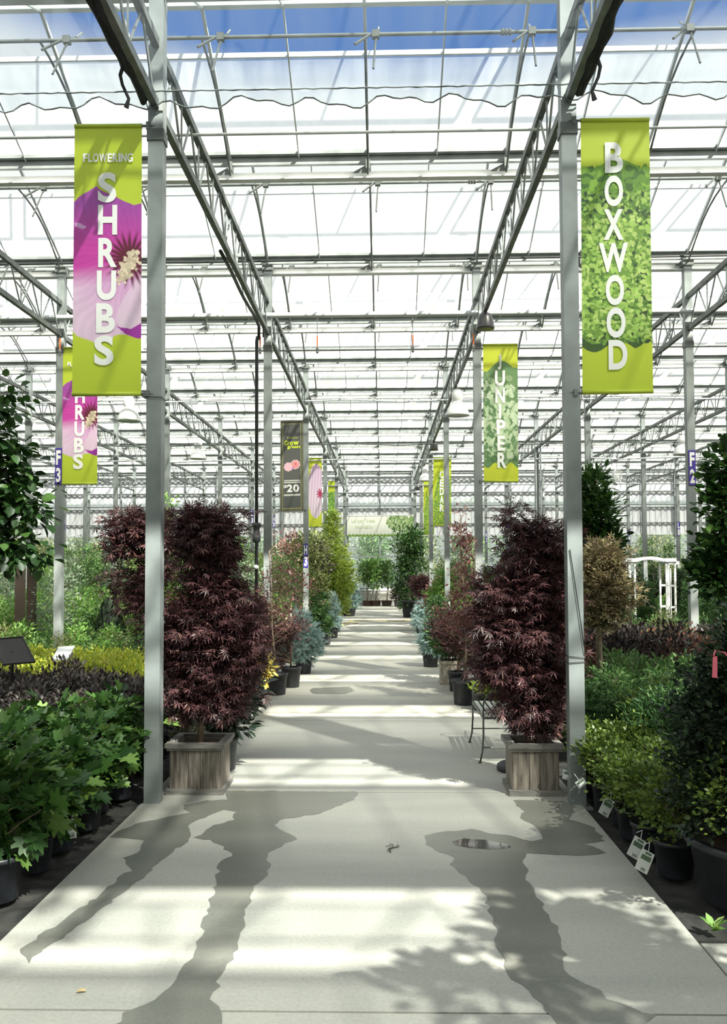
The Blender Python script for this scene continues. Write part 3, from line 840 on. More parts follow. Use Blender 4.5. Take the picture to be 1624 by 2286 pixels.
# number plates on the posts
purple = mat('purple_sign_plate', tuple(lin((62, 48, 140))), 0.45)
for x, k, ya, yb, tx in [(-4.956, 2, 995, 1077, 'F3'), (XL, 3, 1213, 1266, 'H3'), (-4.956, 4, 1150, 1183, 'J3'), (-4.956, 5, 1137, 1168, 'L3'), (-4.956, 6, 1151, 1176, 'N3'), (-14.556, 6, 1155, 1179, 'N4'), (4.644, 2, 1010, 1088, 'F2'), (4.644, 5, 1170, 1201, 'L2'), (4.644, 6, 1189, 1213, 'N2'), (11.044, 5, 1168, 1200, 'L1'), (11.044, 6, 1186, 1212, 'N1')]:
    y = Y1 + BAYY * (k - 1) - 0.066
    zt, zb = P(856, ya, y).z, P(856, yb, y).z
    w = 0.105; root = empty('post_sign', (x, y, zb))
    h = zt - zb
    MB().box((0, 0, h / 2), (w, 0.008, h)).build('sign_plate', purple, root)
    cr = [(-w / 2, -.004, h), (w / 2, -.004, h), (w / 2, -.004, 0), (-w / 2, -.004, 0)]
    letters('lettering', cr, [(tx[0], .16, .84, .06, .46), (tx[1], .16, .84, .54, .94)], white_ink, root, 0.003, 0.04)
    tag(root, 'small purple post sign with white %s' % ' over '.join(tx), 'sign', 'purple post number signs')

# ================================================================ LAMPS, SPEAKERS, FAN, PIPES
def lamp(x, y, zb, label):
    root = empty('dome_lamp', (x, y, zb))
    MB().lathe([(0.225, 0.0), (0.228, 0.012), (0.215, 0.05), (0.19, 0.13), (0.15, 0.20), (0.10, 0.25), (0.085, 0.27)], n=32).build('lamp_shade', white_met, root, smooth=True)
    MB().lathe([(0.0, 0.012), (0.20, 0.012), (0.222, 0.0)], n=32).build('lamp_lens', mat('frosted_lens', (0.62, 0.64, 0.62), 0.3), root, smooth=True)
    MB().lathe([(0.085, 0.27), (0.10, 0.30), (0.11, 0.36), (0.105, 0.44), (0.07, 0.50), (0.0, 0.51)], n=16).build('ballast_housing', white_met, root, smooth=True)
    MB().tube([(0, 0, 0.50), (0, 0, Z_B - zb - 0.03)], 0.008, 6).build('lamp_hook', galv_dk, root)
    tag(root, label, 'lamp', 'white dome lamps under the girders')
lamp(XR - 0.02, 16.1, 4.66, 'white dome lamp hanging under the right walkway girder, left of the JUNIPER banner')
lamp(-4.956, 16.4, 4.66, 'white dome lamp just right of the near SHRUBS banner bottom corner')
lamp(-4.956, 22.6, 4.72, 'white dome lamp hanging farther back, between the two nearest left posts')
lamp(XR, 29.0, 4.75, 'small far white dome lamp beside the CEDAR banner')
lamp(7.844, 22.4, 4.72, 'white dome lamp just left of the F over 2 post sign')
def speaker(x, y, z, label):
    root = empty('pendant_speaker', (x, y, z))
    MB().lathe([(0.0, 0.0), (0.125, 0.0), (0.125, 0.02), (0.105, 0.15), (0.075, 0.21), (0.03, 0.235), (0, 0.235)], n=20).build('speaker_body', mat('dark_grey_plastic', (0.05, 0.05, 0.055), 0.35), root, smooth=True)
    MB().lathe([(0.0, -0.004), (0.10, -0.004), (0.118, 0.0)], n=20).build('speaker_grille', black_met, root)
    MB().tube([(0, 0, .23), (0.0, 0, .34)], 0.008, 5).build('speaker_bracket', galv_dk, root)
    tag(root, label, 'speaker', 'black pendant speakers on the right girder')
speaker(XR + 0.0, 11.8, 5.10, 'nearest black pendant speaker under the right girder')
speaker(XR, 24.0, 5.10, 'middle black pendant speaker farther along the right girder')
speaker(XR, 35.4, 5.02, 'smallest and farthest black pendant speaker on the right girder')
root = empty('air_fan', (7.844, 28.6, 4.8))
mb = MB(); 
for k in range(24):
    a, b = 2 * math.pi * k / 24, 2 * math.pi * (k + 1) / 24
    for (r0, r1) in ((0.25, 0.27),):
        mb.add([(r0 * math.cos(a) * .5, -.12, r0 * math.sin(a)), (r0 * math.cos(b) * .5, -.12, r0 * math.sin(b)), (r1 * math.cos(b) * .6, .12, r1 * math.sin(b)), (r1 * math.cos(a) * .6, .12, r1 * math.sin(a))], [(0, 1, 2, 3)])
mb.build('fan_housing', white_met, root)
mb = MB()
for r in (.08, .14, .20, .25): mb.tube([(r * .5 * math.cos(2 * math.pi * k / 20), -.13, r * math.sin(2 * math.pi * k / 20)) for k in range(21)], .006, 4)
for k in range(8): mb.tube([(0, -.13, 0), (.125 * math.cos(k * .785), -.13, .25 * math.sin(k * .785))], .005, 4)
mb.build('fan_grille', white_met, root)
MB().lathe([(0, -.05), (.07, -.05), (.07, .05), (0, .05)], n=12).build('fan_motor', white_met, root)
MB().tube([(0, 0, .25), (0, 0, .56)], .008, 5).build('fan_hook', galv_dk, root)
tag(root, 'white round air fan hanging right of the tall columnar tree', 'fan')

root = empty('standpipe', (XL - 0.13, 12.62, 0))
MB().tube([(0, 0, 0.0), (0, 0, 5.18), (0.02, -0.05, 5.24)], 0.026, 8).build('pipe', mat('dark_iron_pipe', (0.05, 0.055, 0.06), 0.45, 0.4), root, smooth=True)
MB().lathe([(.03, 2.15), (.06, 2.18), (.065, 2.24), (.05, 2.30), (.045, 2.38), (.07, 2.40), (.07, 2.44), (.03, 2.46)], n=14).build('valve', MATS['dark_iron_pipe'], root, smooth=True)
MB().lathe([(0, 1.76), (.035, 1.77), (.04, 1.79), (.035, 1.81), (0, 1.83)], (0.0, -.05, 0), n=14).build('pressure_gauge', white_met, root, smooth=True)
MB().tube([(.0, 0, 2.62), (.16, 0, 2.62)], .012, 6).build('clamp', galv_dk, root)
tag(root, 'dark vertical water pipe with a valve left of the second left post', 'pipe')
for (dx, r, nm) in ((0.06, .02, 'left'),):
    mb = MB(); pts = [(XL - 0.10, 12.62, 5.22)] + [(XL - 0.065 + 0.008 * math.sin(t * 9), 12.4 - t * 3.0, 5.345 + 0.006 * math.sin(t * 12)) for t in np.linspace(0, 1, 10)]
    mb.tube(pts, .022, 7); mb.tube([Vector(p) + Vector((0.07, 0, .03)) for p in pts], .014, 6)
    tag(mb.build('water_hose', black_met, smooth=True), 'black hose and cable tied along the left girder to the standpipe', 'hose')
root = empty('conduit_pair', (4.644, 25.55, 0))
for dx in (-.05, .09): MB().tube([(dx, 0, 0.0), (dx, 0, 5.5)], .024, 8).build('conduit', galv, root, smooth=True)
tag(root, 'two slim vertical conduits on a far post right of the JUNIPER banner', 'pipe')
for k, (x, y) in enumerate(((XL, 12.9), (-0.98, 12.6), (1.37, 12.7), (-4.9, 12.6), (-1.0 - 3.25, 12.6), (2.9, 12.6), (.46, 12.6))):
    root = empty('misting_nozzle', (x if k else XL - .09, 12.69, 5.0))
    MB().tube([(0, 0, .28), (0, 0, .60)], .004, 4).build('drop_tube', galv_dk, root)
    MB().tube([(0, 0, .12), (0, 0, .28)], .012, 6).build('orange_connector', mat('orange_plastic', (.75, .16, .03), .5), root)
    MB().lathe([(.006, .12), (.02, .10), (.02, .07), (.008, .05), (.025, .03), (.0, 0.0)], n=8).build('nozzle', mat('grey_plastic', (.3, .3, .3), .5), root)
    px = proj((x, y, 5.0))[0]
    tag(root, 'small drop nozzle with orange connector under the silver pipe, %s' % ['at the second left post', 'left of centre aisle', 'at the second right girder', 'left at the F 3 post', 'left between the post rows', 'right between the post rows', 'right of centre aisle'][k], 'nozzle', 'drop nozzles under the silver pipe')

# ================================================================ FURNITURE
def arbor():
    a = P(1410, 1380, 22); b = P(1500, 1380, 22)
    root = empty('garden_arbor', (a.x, 22, 0)); w = b.x - a.x
    for sx in (0, w):
        s = MB()
        for dx in (-.11, .11):
            for dy in (0, .5): s.box((sx + dx, dy, 0.93), (.045, .045, 1.86))
        s.build('side_post', white_met, root)
        s = MB(); s.box((sx, 0, .90), (.022, .02, 1.7))
        for z in (.25, .75, 1.3): s.box((sx, 0, z), (.24, .025, .05))
        for z in (.25, .75, 1.3): s.box((sx, .5, z), (.24, .025, .05))
        s.build('side_lattice', white_met, root)
    for dy in (0, .5):
        s = MB(); n = 16
        for i in range(n):
            f = lambda t: 1.88 + .13 * math.sin(math.pi * min(1, max(0, (t - .12) / .76)))
            t0, t1 = i / n, (i + 1) / n
            s.beam((-.22 + (w + .44) * t0, dy, f(t0)), (-.22 + (w + .44) * t1, dy, f(t1)), .04, .075)
        s.build('arched_rail', white_met, root)
    for sx in (0, w):
        s = MB(); s.box((sx, .25, 1.93), (.30, .62, .04)); s.add([(sx - .16, -.03, 2.0), (sx + .16, -.03, 2.0), (sx + .04, -.03, 1.84), (sx - .04, -.03, 1.84)], [(0, 1, 2, 3)]); s.build('end_cap', white_met, root)
    tag(root, 'white garden arbor with an arched top among the green shrubs', 'arbor')
arbor()
def bench():
    y0, y1, x0, x1, zs = 7.80, 8.72, 0.90, 1.30, 0.415
    root = empty('garden_bench', ((x0 + x1) / 2, (y0 + y1) / 2, 0)); C0 = root.location.copy()
    m = mat('grey_green_iron', (0.11, 0.115, 0.105), 0.5, 0.3); slat_m = mat('grey_green_slats', (0.30, 0.31, 0.28), 0.5)
    def Q(x, y, z): return Vector((x, y, z)) - C0
    for i in range(7):
        x = x0 + 0.03 + i * (x1 - x0 - .06) / 6
        MB().box(Q(x, (y0 + y1) / 2, zs), (.036, y1 - y0, .008)).build('seat_slat', slat_m, root)
    s = MB()
    for y in (y0, y1): s.box(Q((x0 + x1) / 2, y, zs - .012), (x1 - x0, .02, .016))
    for x in (x0, x1): s.box(Q(x, (y0 + y1) / 2, zs - .012), (.012, y1 - y0, .016))
    s.build('seat_frame', m, root)
    for y in (y0, y1):
        for x, sg in ((x0, -1), (x1, 1)):
            pts = [Q(x, y, zs), Q(x + sg * .0, y, .25), Q(x + sg * .01, y, .10), Q(x + sg * .035, y, .0)]
            l = MB().tube(pts, .009, 7); l.lathe([(0, 0), (.018, 0), (.016, .01), (0, .012)], pts[-1], 8); l.build('leg', m, root, smooth=True)
        st = MB().tube([Q(x0, y, .14), Q(x1, y, .14)], .007, 6); st.build('stretcher', m, root)
        pts = [Q(x0, y, zs)] + [Q(x0 + .16 - .16 * math.cos(t), y, zs + .10 + .13 * math.sin(t)) for t in np.linspace(0, math.pi / 2, 7)] + [Q(x1 - .05, y, zs + .24), Q(x1 + .02, y, zs + .24)]
        MB().tube(pts, .008, 7).build('armrest', m, root, smooth=True)
    b = MB()
    for y in (y0, y1): b.tube([Q(x1, y, zs), Q(x1 + .06, y, zs + .45)], .009, 7)
    n = 12
    b.tube([Q(x1 + .06, y0 + (y1 - y0) * i / n, zs + .45 + .05 * math.sin(math.pi * i / n)) for i in range(n + 1)], .009, 7)
    for i in range(1, 9): b.tube([Q(x1, y0 + (y1 - y0) * i / 9, zs), Q(x1 + .06, y0 + (y1 - y0) * i / 9, zs + .47)], .005, 5)
    b.build('backrest', m, root)
    tag(root, 'small grey iron slatted bench behind the right wooden planter', 'bench')
bench()
def lantern():
    root = empty('garden_lantern', (1.135, 7.53, 0))
    m = black_met
    MB().lathe([(0, 0), (.15, 0), (.155, .02), (.15, .05), (.12, .07), (.05, .085), (.04, .11), (.028, .14)], n=24).build('lamp_base', mat('black_cast_base', (0.03, .032, .036), .5), root, smooth=True)
    MB().lathe([(.026, .10), (.024, .5), (.034, .52), (.022, .56), (.02, 1.55), (.035, 1.58), (.02, 1.62), (.05, 1.66)], n=12).build('pole', m, root, smooth=True)
    MB().lathe([(.0, 1.655), (.055, 1.655), (.06, 1.67)], n=6).build('lantern_floor', m, root)
    c = MB()
    for k in range(6):
        a = math.pi * k / 3
        c.tube([(.055 * math.cos(a), .055 * math.sin(a), 1.66), (.078 * math.cos(a), .078 * math.sin(a), 1.86)], .005, 4)
    c.build('lantern_cage', m, root)
    MB().lathe([(.05, 1.66), (.073, 1.86)], n=6).build('lantern_glass', glass_vert, root)
    MB().lathe([(.0, 1.858), (.11, 1.858), (.105, 1.875), (.06, 1.935), (.03, 1.95), (.02, 1.975), (.03, 1.985), (.012, 2.01), (.0, 2.05)], n=6).build('lantern_roof', m, root)
    tag(root, 'black garden lantern on a pole rising behind the right red maple', 'lantern')
lantern()
def birdbath():
    p = P(1337, 1392, 13.0)
    root = empty('stone_bowl', (p.x, 13.0, 0)); z = p.z
    MB().lathe([(.0, z - .03), (.15, z - .02), (.27, z + .02), (.28, z + .05), (.24, z + .035), (.1, z + .0), (0, z)], n=28).build('bowl', stone_m, root, smooth=True)
    MB().lathe([(.2, 0), (.2, .06), (.10, .12), (.08, z - .1), (.12, z - .03)], n=20).build('pedestal', stone_m, root, smooth=True)
    tag(root, 'pale round stone birdbath behind the reddish shrubs right of the post', 'birdbath')
birdbath()
def lectern(pts, d0, d1, face, label, name='sign_stand'):
    (a, b, c, e) = pts
    q = [P(*a, d1), P(*b, d1), P(*c, d0), P(*e, d0)]
    root = empty(name, ((q[0] + q[1] + q[2] + q[3]) / 4 * 1.0)); root.location.z = 0; o = root.location.copy()
    v = [x - o for x in q]; n = (v[1] - v[0]).cross(v[3] - v[0]).normalized() * 0.008
    if n.z > 0: n = -n
    mb = MB(); mb.add([*v, *[x + n for x in v]], [(0, 1, 2, 3), (7, 6, 5, 4), (0, 4, 5, 1), (1, 5, 6, 2), (2, 6, 7, 3), (3, 7, 4, 0)])
    mb.build('sign_board', face, root)
    f = MB()
    for i in range(4): f.beam(v[i], v[(i + 1) % 4], .012, .016)
    f.build('board_frame', black_met if face is not white_met else white_met, root)
    m = (v[0] + v[1] + v[2] + v[3]) / 4
    MB().tube([(m.x, m.y, 0), (m.x, m.y, m.z + n.z)], .014, 8).build('stand_pole', black_met, root)
    MB().lathe([(0, 0), (.12, 0), (.12, .012), (.03, .03)], (m.x, m.y, 0), 16).build('stand_base', black_met, root)
    tag(root, label, 'sign')
lectern([(-22, 1428), (50, 1422), (78, 1478), (8, 1484)], 8.0, 8.25, mat('dark_sign_board', (.02, .018, .016), .5), 'dark tilted information board on a stand at the left edge')
lectern([(133, 1445), (166, 1443), (151, 1471), (117, 1473)], 9.3, 9.6, white_met, 'white tilted information board at the foot of the F 3 post')
# yellow hose
mb = MB(); pts = [G(x, y, .012) for x, y in [(758, 1398), (772, 1390), (800, 1391), (770, 1396), (785, 1386), (830, 1384.5), (880, 1386), (930, 1384)]]
tag(mb.tube(pts, .012, 6).build('garden_hose', mat('yellow_rubber', (.65, .50, .08), .5), smooth=True), 'yellow garden hose lying across the far end of the walkway', 'hose')
# wire loops round the near right post
mb = MB()
for z, dz in ((1.05, .01), (1.10, -.012)):
    mb.tube([(XR - .065, 6.5 - .065, z), (XR + .065, 6.5 - .065, z + dz), (XR + .065, 6.5 + .065, z), (XR - .065, 6.5 + .065, z), (XR - .065, 6.5 - .065, z)], .003, 4)
mb.tube([(XR - .04, 6.5 - .065, 1.9), (XR, 6.43, 1.6), (XR + .062, 6.43, 1.12)], .0035, 4)
tag(mb.build('tie_wire', black_met), 'thin black wire looped round the nearest right post', 'wire')
mb = MB(); mb.tube([(XL - .065, 6.43, 3.09), (XL + .065, 6.43, 3.08), (XL + .065, 6.57, 3.08), (XL - .065, 6.57, 3.09), (XL - .065, 6.43, 3.09)], .005, 4)
tag(mb.build('tie_wire', galv_dk), 'wire round the nearest left post at the banner foot', 'wire')
# small litter on the walkway
mb = MB(); p = G(182, 2213, .006)
mb.add([(-.02, -.008, 0), (0, -.013, .006), (.022, 0, .002), (.004, .013, .008), (-.016, .01, .003)], [(0, 1, 2, 3, 4)])
tag(mb.build('fallen_leaf', mat('straw_leaf', (.55, .42, .2), .7), None, p), 'small yellow fallen leaf near the bottom left of the walkway', 'leaf')
mb = MB(); p = G(878, 1893, .004); rnd = random.Random(3)
for k in range(7):
    a = rnd.uniform(0, 6.28); mb.tube([(0, 0, 0), (.03 * math.cos(a), .05 * math.sin(a), .004), (.05 * math.cos(a + .5), .09 * math.sin(a + .5), .0)], .002, 4)
tag(mb.build('dry_twig', bark_dk, None, p), 'small dark dry twig lying mid walkway left of the puddle', 'twig')
#PART3
# ================================================================ PLANTS
T_OVAL = (np.array([(0, 0, 0), (-.22, .28, .05), (-.20, .66, .05), (0, 1, -.05), (.20, .66, .05), (.22, .28, .05)]), [(0, 3, 2, 1), (0, 5, 4, 3)])
T_WIDE = (np.array([(0, 0, 0), (-.36, .25, .07), (-.34, .62, .07), (0, 1, -.08), (.34, .62, .07), (.36, .25, .07)]), [(0, 3, 2, 1), (0, 5, 4, 3)])
T_DIAM = (np.array([(0, 0, 0), (-.24, .45, .05), (0, 1, 0), (.24, .45, .05)]), [(0, 2, 1), (0, 3, 2)])
def palm(angs, lens, wid, droop):
    v = []; f = []
    for a, l in zip(angs, lens):
        a = R(a); d = np.array([math.sin(a), math.cos(a)]); n = np.array([d[1], -d[0]])
        o = len(v)
        v += [(0, .25, 0), (*(np.array([0, .25]) + d * l * .45 - n * wid), -droop * .2), (*(np.array([0, .25]) + d * l), -droop), (*(np.array([0, .25]) + d * l * .45 + n * wid), -droop * .2)]
        f.append((o, o + 1, o + 2, o + 3))
    return (np.array(v), f)
T_MAPLE = palm([0, 38, -38, 76, -76, 118, -118], [.78, .72, .72, .56, .56, .32, .32], .062, .16)
T_MAPLE5 = palm([0, 45, -45, 95, -95], [.78, .70, .70, .48, .48], .085, .14)
def oak_t():
    half = [(0, 0), (-.10, .12), (-.34, .06), (-.38, .20), (-.28, .28), (-.50, .38), (-.52, .52), (-.34, .50), (-.22, .52), (-.30, .72), (-.26, .84), (-.12, .76), (0, 1.0)]
    v = [(x, y, abs(x) * .22 - y * y * .18) for x, y in half]; n = len(v)
    v += [(-x, y, z) for x, y, z in v[1:-1]]
    l = tuple(range(n))[::-1]; r = (0,) + tuple(range(n, n + n - 2)) + (n - 1,)
    return (np.array(v), [l, r])
T_OAK = oak_t()
def tuft_t(n, spread, w, asp=1.0):
    v = []; f = []
    for k in range(n):
        a = 2 * math.pi * k / n + .3 * (k % 2); y0 = (k % 4) * .16
        dx, dz_ = math.cos(a) * spread, math.sin(a) * spread
        px_, pz = -math.sin(a) * w, math.cos(a) * w
        o = len(v); v += [(-px_, y0, -pz), (px_, y0, pz), (dx, y0 + .55, dz_)]; f.append((o, o + 1, o + 2))
    return (np.array(v), f)
T_TUFT = tuft_t(9, .36, .06)
T_SPRAY = tuft_t(6, .30, .11)

def nrmz(a): return a / np.maximum(np.linalg.norm(a, axis=1, keepdims=True), 1e-9)
def leaf_mesh(name, pos, dr, nr, size, tmpl, m):
    tv, tf = tmpl; N = len(pos); V = len(tv)
    y = nrmz(dr); z = nr - (nr * y).sum(1, keepdims=True) * y; z = nrmz(z); x = np.cross(y, z)
    s = size[:, None, None]
    vs = pos[:, None, :] + s * (tv[None, :, 0:1] * x[:, None, :] + tv[None, :, 1:2] * y[:, None, :] + tv[None, :, 2:3] * z[:, None, :])
    me = bpy.data.meshes.new(name)
    me.vertices.add(N * V); me.vertices.foreach_set('co', vs.reshape(-1).astype(np.float32))
    li = np.concatenate([np.array(f) for f in tf]); lens = np.array([len(f) for f in tf])
    tot = (li[None, :] + (np.arange(N) * V)[:, None]).reshape(-1)
    me.loops.add(len(tot)); me.loops.foreach_set('vertex_index', tot.astype(np.int32))
    starts = np.concatenate([[0], np.cumsum(lens)[:-1]])
    st = (starts[None, :] + (np.arange(N) * lens.sum())[:, None]).reshape(-1)
    me.polygons.add(len(st)); me.polygons.foreach_set('loop_start', st.astype(np.int32))
    me.update(calc_edges=True); me.materials.append(m)
    return me

def crown(seed, ells, ncl, per, sig, size, tmpl, m, up=.3, out=.7, flat=.6, droop=0.0, rnd=.5, shell=.5, base=(0, 0, 0), trunk_h=None, branch_r=0.006, name='foliage', bark_m=None, trunk=None, maxbr=70, jr=.12):
    """ells: list of (cx,cy,cz,rx,ry,rz). returns (foliage mesh, branch mesh)"""
    rng = np.random.default_rng(seed)
    E = np.array(ells, float); vol = (E[:, 3] * E[:, 4] * E[:, 5]) ** .72; pr_ = vol / vol.sum()
    idx = rng.choice(len(E), ncl, p=pr_)
    d = nrmz(rng.normal(size=(ncl, 3))); r = shell + (1 - shell) * rng.random(ncl) ** .6
    r *= 1 + jr * rng.normal(size=ncl)
    c = E[idx, :3] + d * E[idx, 3:6] * r[:, None]
    n = ncl * per
    cc = np.repeat(c, per, 0); od = np.repeat(d, per, 0)
    off = rng.normal(size=(n, 3)) * sig * np.array([1, 1, flat])
    pos = cc + off
    pos[:, 2] = np.maximum(pos[:, 2], .02)
    dr = od * out + nrmz(rng.normal(size=(n, 3))) * rnd + np.array([0, 0, up]) + nrmz(off) * .5
    dr[:, 2] -= droop
    nr = np.array([0, 0, 1.0]) + rng.normal(size=(n, 3)) * .45 + od * .25
    sz = size * rng.uniform(.65, 1.25, n)
    fm = leaf_mesh(name, pos, dr, nr, sz, tmpl, m)
    mb = MB(); k = min(maxbr, ncl)
    if trunk is None: trunk = [(0, 0, 0), (0, 0, float(E[:, 2].max()))]
    T = np.array(trunk, float)
    for i in range(k):
        q = c[i]; zt = max(T[0, 2] + .1 * (T[-1, 2] - T[0, 2]), q[2] - .5 * math.hypot(q[0], q[1]) - .04); zt = min(zt, T[-1, 2])
        j = np.searchsorted(T[:, 2], zt); j = min(max(j, 1), len(T) - 1); t = (zt - T[j - 1, 2]) / max(1e-6, T[j, 2] - T[j - 1, 2])
        a = T[j - 1] * (1 - t) + T[j] * t
        mid = (a + q) / 2 + np.array([0, 0, .05 * np.linalg.norm(q - a)])
        mb.tube([a, mid, q], [branch_r, branch_r * .7, branch_r * .35], 4, cap=False)
    bm = mb.mesh('branch', bark_m or bark)
    return fm, bm

def trunk_mesh(pts, r0, r1, m, seed=0):
    rnd = random.Random(seed); n = len(pts)
    return MB().tube(pts, [r0 + (r1 - r0) * i / (n - 1) for i in range(n)], 10).mesh('trunk', m, True)
def pot_mesh(r, h, m=None, lip=True):
    mb = MB()
    prof = [(0, 0.01), (r * .80, 0.0), (r * .82, .01), (r * .965, h * .88), (r * 1.05, h * .885), (r * 1.06, h), (r * .98, h), (r * .95, h * .90), (0, h * .90)]
    mb.lathe(prof, n=26)
    return mb.mesh('pot_shell', m or pot_black, True)
def soil_mesh(r, h):
    mb = MB(); mb.lathe([(r * .95, h * .905), (r * .5, h * .93), (0, h * .935)], n=16); return mb.mesh('soil_surface', soil_m)

# leaf colours
def C3(*a): return [tuple(lin(c)) for c in a]
M_REDMAPLE = leafmat('red_maple_leaf', C3((48, 32, 37), (76, 48, 53), (106, 70, 71), (56, 40, 42), (130, 92, 88)), .42, .22, .5)
M_PURPLE = leafmat('purple_beech_leaf', C3((84, 50, 58), (124, 80, 84), (170, 124, 116), (96, 66, 66)), .4, .3, .5)
M_OAK = leafmat('oakleaf_green', C3((38, 68, 32), (52, 86, 38), (74, 110, 48), (44, 74, 34), (116, 148, 70)), .45, .30, .4)  # greens darkened so the colour carries the deep shade on the front left block
M_DKPURP = leafmat('dark_bronze_leaf', C3((44, 40, 44), (62, 54, 56), (84, 72, 70), (54, 56, 48), (110, 96, 90)), .38, .15, .55)
M_LIME = leafmat('lime_yellow_leaf', C3((168, 184, 60), (206, 206, 80), (128, 160, 50), (220, 214, 110)), .5, .35)
M_MID = leafmat('mid_green_leaf', C3((86, 124, 72), (112, 152, 84), (70, 104, 60), (146, 176, 108)), .5, .32)
M_BRIGHT = leafmat('bright_green_leaf', C3((112, 158, 80), (146, 186, 96), (94, 138, 70), (178, 204, 122)), .5, .38)
M_OLIVE = leafmat('olive_green_leaf', C3((118, 132, 84), (146, 156, 98), (92, 110, 68), (172, 170, 116)), .5, .3)
M_GREY = leafmat('grey_green_leaf', C3((146, 166, 138), (170, 188, 158), (114, 142, 112), (190, 200, 176)), .5, .3)
M_SPRUCE = leafmat('blue_spruce_needle', C3((156, 188, 186), (188, 212, 208), (118, 152, 152), (212, 226, 220)), .55, .1)
M_DKGREEN = leafmat('dark_yew_leaf', C3((20, 32, 24), (30, 44, 30), (42, 60, 38), (60, 82, 52)), .45, .15)
M_JUN = leafmat('juniper_needle', C3((58, 92, 52), (80, 118, 64), (46, 76, 44), (118, 152, 88)), .5, .2)
M_BOX = leafmat('boxwood_leaf', C3((66, 88, 40), (96, 120, 50), (128, 150, 68), (54, 76, 36)), .4, .3)
M_GOLD = leafmat('golden_conifer_leaf', C3((150, 178, 72), (186, 204, 90), (110, 142, 62), (210, 216, 120)), .5, .3)
M_RUST = leafmat('russet_pink_leaf', C3((144, 84, 72), (184, 124, 106), (116, 68, 60), (104, 106, 62), (206, 152, 134)), .5, .3)
M_YEL = leafmat('yellow_variegated_leaf', C3((220, 200, 100), (238, 222, 130), (190, 176, 70)), .45, .3)
M_GLOSSY = leafmat('glossy_dark_leaf', C3((22, 36, 28), (36, 54, 40), (60, 80, 64)), .22, .08, .7)
M_TREEDK = leafmat('dark_tree_leaf', C3((38, 68, 30), (54, 88, 38), (30, 54, 26), (78, 112, 50)), .45, .3)  # dark green leaves for the columnar and edge trees

def E_px(lst, d, base, ky=.85):
    """ellipses traced on the photo (px, py, rx, ry[, dd]) -> local ellipsoids at distance d"""
    out = []
    for q in lst:
        dd = q[4] if len(q) > 4 else 0.0
        c = P(q[0], q[1], d + dd); s = (d + dd) / FPX
        out.append((c.x - base.x, c.y - base.y, c.z - base.z, q[2] * s, q[2] * s * ky, q[3] * s))
    return out
def plant(name, label, cat, loc, pot=None, trunk=None, fol=None, br=None, group=None, potm=None):
    root = empty(name, loc)
    if pot:
        link('pot', pot_mesh(pot[0], pot[1], potm), root); link('soil', soil_mesh(pot[0], pot[1]), root)
    if trunk: link('trunk', trunk, root)
    if br: link('branches', br, root)
    if fol: link('foliage', fol, root)
    return tag(root, label, cat, group)

# ---- square wooden planters with the two red maples
def planter_parts(root, w, dpt, h):
    x, y = w / 2, dpt / 2
    nb = 3
    for i in range(nb):
        ws = [.36, .24, .40][i] * (w - .05); x0 = -x + .025 + [0, .36, .60][i] * (w - .05)
        for sy in (-1, 1): MB().box((x0 + ws / 2, sy * (y - .03), h / 2 + .01), (ws - .004, .02, h - .04)).build('side_board', wood_m, root)
        for sx in (-1, 1): MB().box((sx * (x - .03), x0 * dpt / w + ws * dpt / w / 2, h / 2 + .01), (.02, ws * dpt / w - .004, h - .04)).build('side_board', wood_m, root)
    for nm, z, o, hh in (('top_rim', h - .02, .012, .035), ('rim_moulding', h - .048, .0, .018), ('base_trim', .022, .004, .044)):
        r = MB()
        for sy in (-1, 1): r.box((0, sy * (y + o - .03), z), (w + 2 * o, .06, hh))
        for sx in (-1, 1): r.box((sx * (x + o - .03), 0, z), (.06, dpt + 2 * o - .12, hh))
        r.build(nm, wood_rim, root)
    MB().box((0, 0, h - .055), (w - .08, dpt - .08, .02)).build('soil', soil_m, root)
def red_maple(px0, px1, pyb, tp, ells, seed, label, ncl):
    a, b = G(px0, pyb), G(px1, pyb); w = b.x - a.x; dpt = w * 1.0; h = .40
    loc = Vector(((a.x + b.x) / 2, a.y + dpt / 2, 0)); root = empty('potted_maple', loc)
    planter_parts(root, w, dpt, h)
    D = loc.y
    tb = P(tp[0][0], tp[0][1], D) - loc; pts = [Vector((tb.x, 0, h - .06))] + [P(x, y, D) - loc for x, y in tp[1:]]
    link('trunk', trunk_mesh(pts, .027, .012, bark, seed), root)
    E = E_px(ells, D, loc)
    fm, bm = crown(seed, E, ncl, 9, .055, .092, T_MAPLE, M_REDMAPLE, up=-.05, out=.75, flat=.45, droop=.25, rnd=.5, shell=.25, jr=.2, trunk=[tuple(p) for p in pts], bark_m=bark_dk, maxbr=160, branch_r=.007)
    link('branches', bm, root); link('foliage', fm, root)
    tag(root, label, 'tree')
    return root
red_maple(371, 498, 1775, [(447, 1640), (450, 1600), (455, 1540), (465, 1450), (472, 1350), (455, 1250), (462, 1190)],
          [(468, 1195, 70, 50), (440, 1170, 55, 35), (498, 1225, 40, 35), (420, 1240, 35, 25), (455, 1270, 40, 50), (500, 1320, 48, 55), (475, 1330, 50, 40), (440, 1400, 85, 55), (520, 1400, 60, 60), (405, 1480, 50, 60), (470, 1470, 80, 80), (535, 1470, 45, 60), (420, 1545, 55, 45), (490, 1550, 65, 50), (560, 1430, 30, 40), (375, 1400, 35, 30)], 11,
          'dark red cutleaf maple in the weathered wooden planter left of the walkway', 1050)
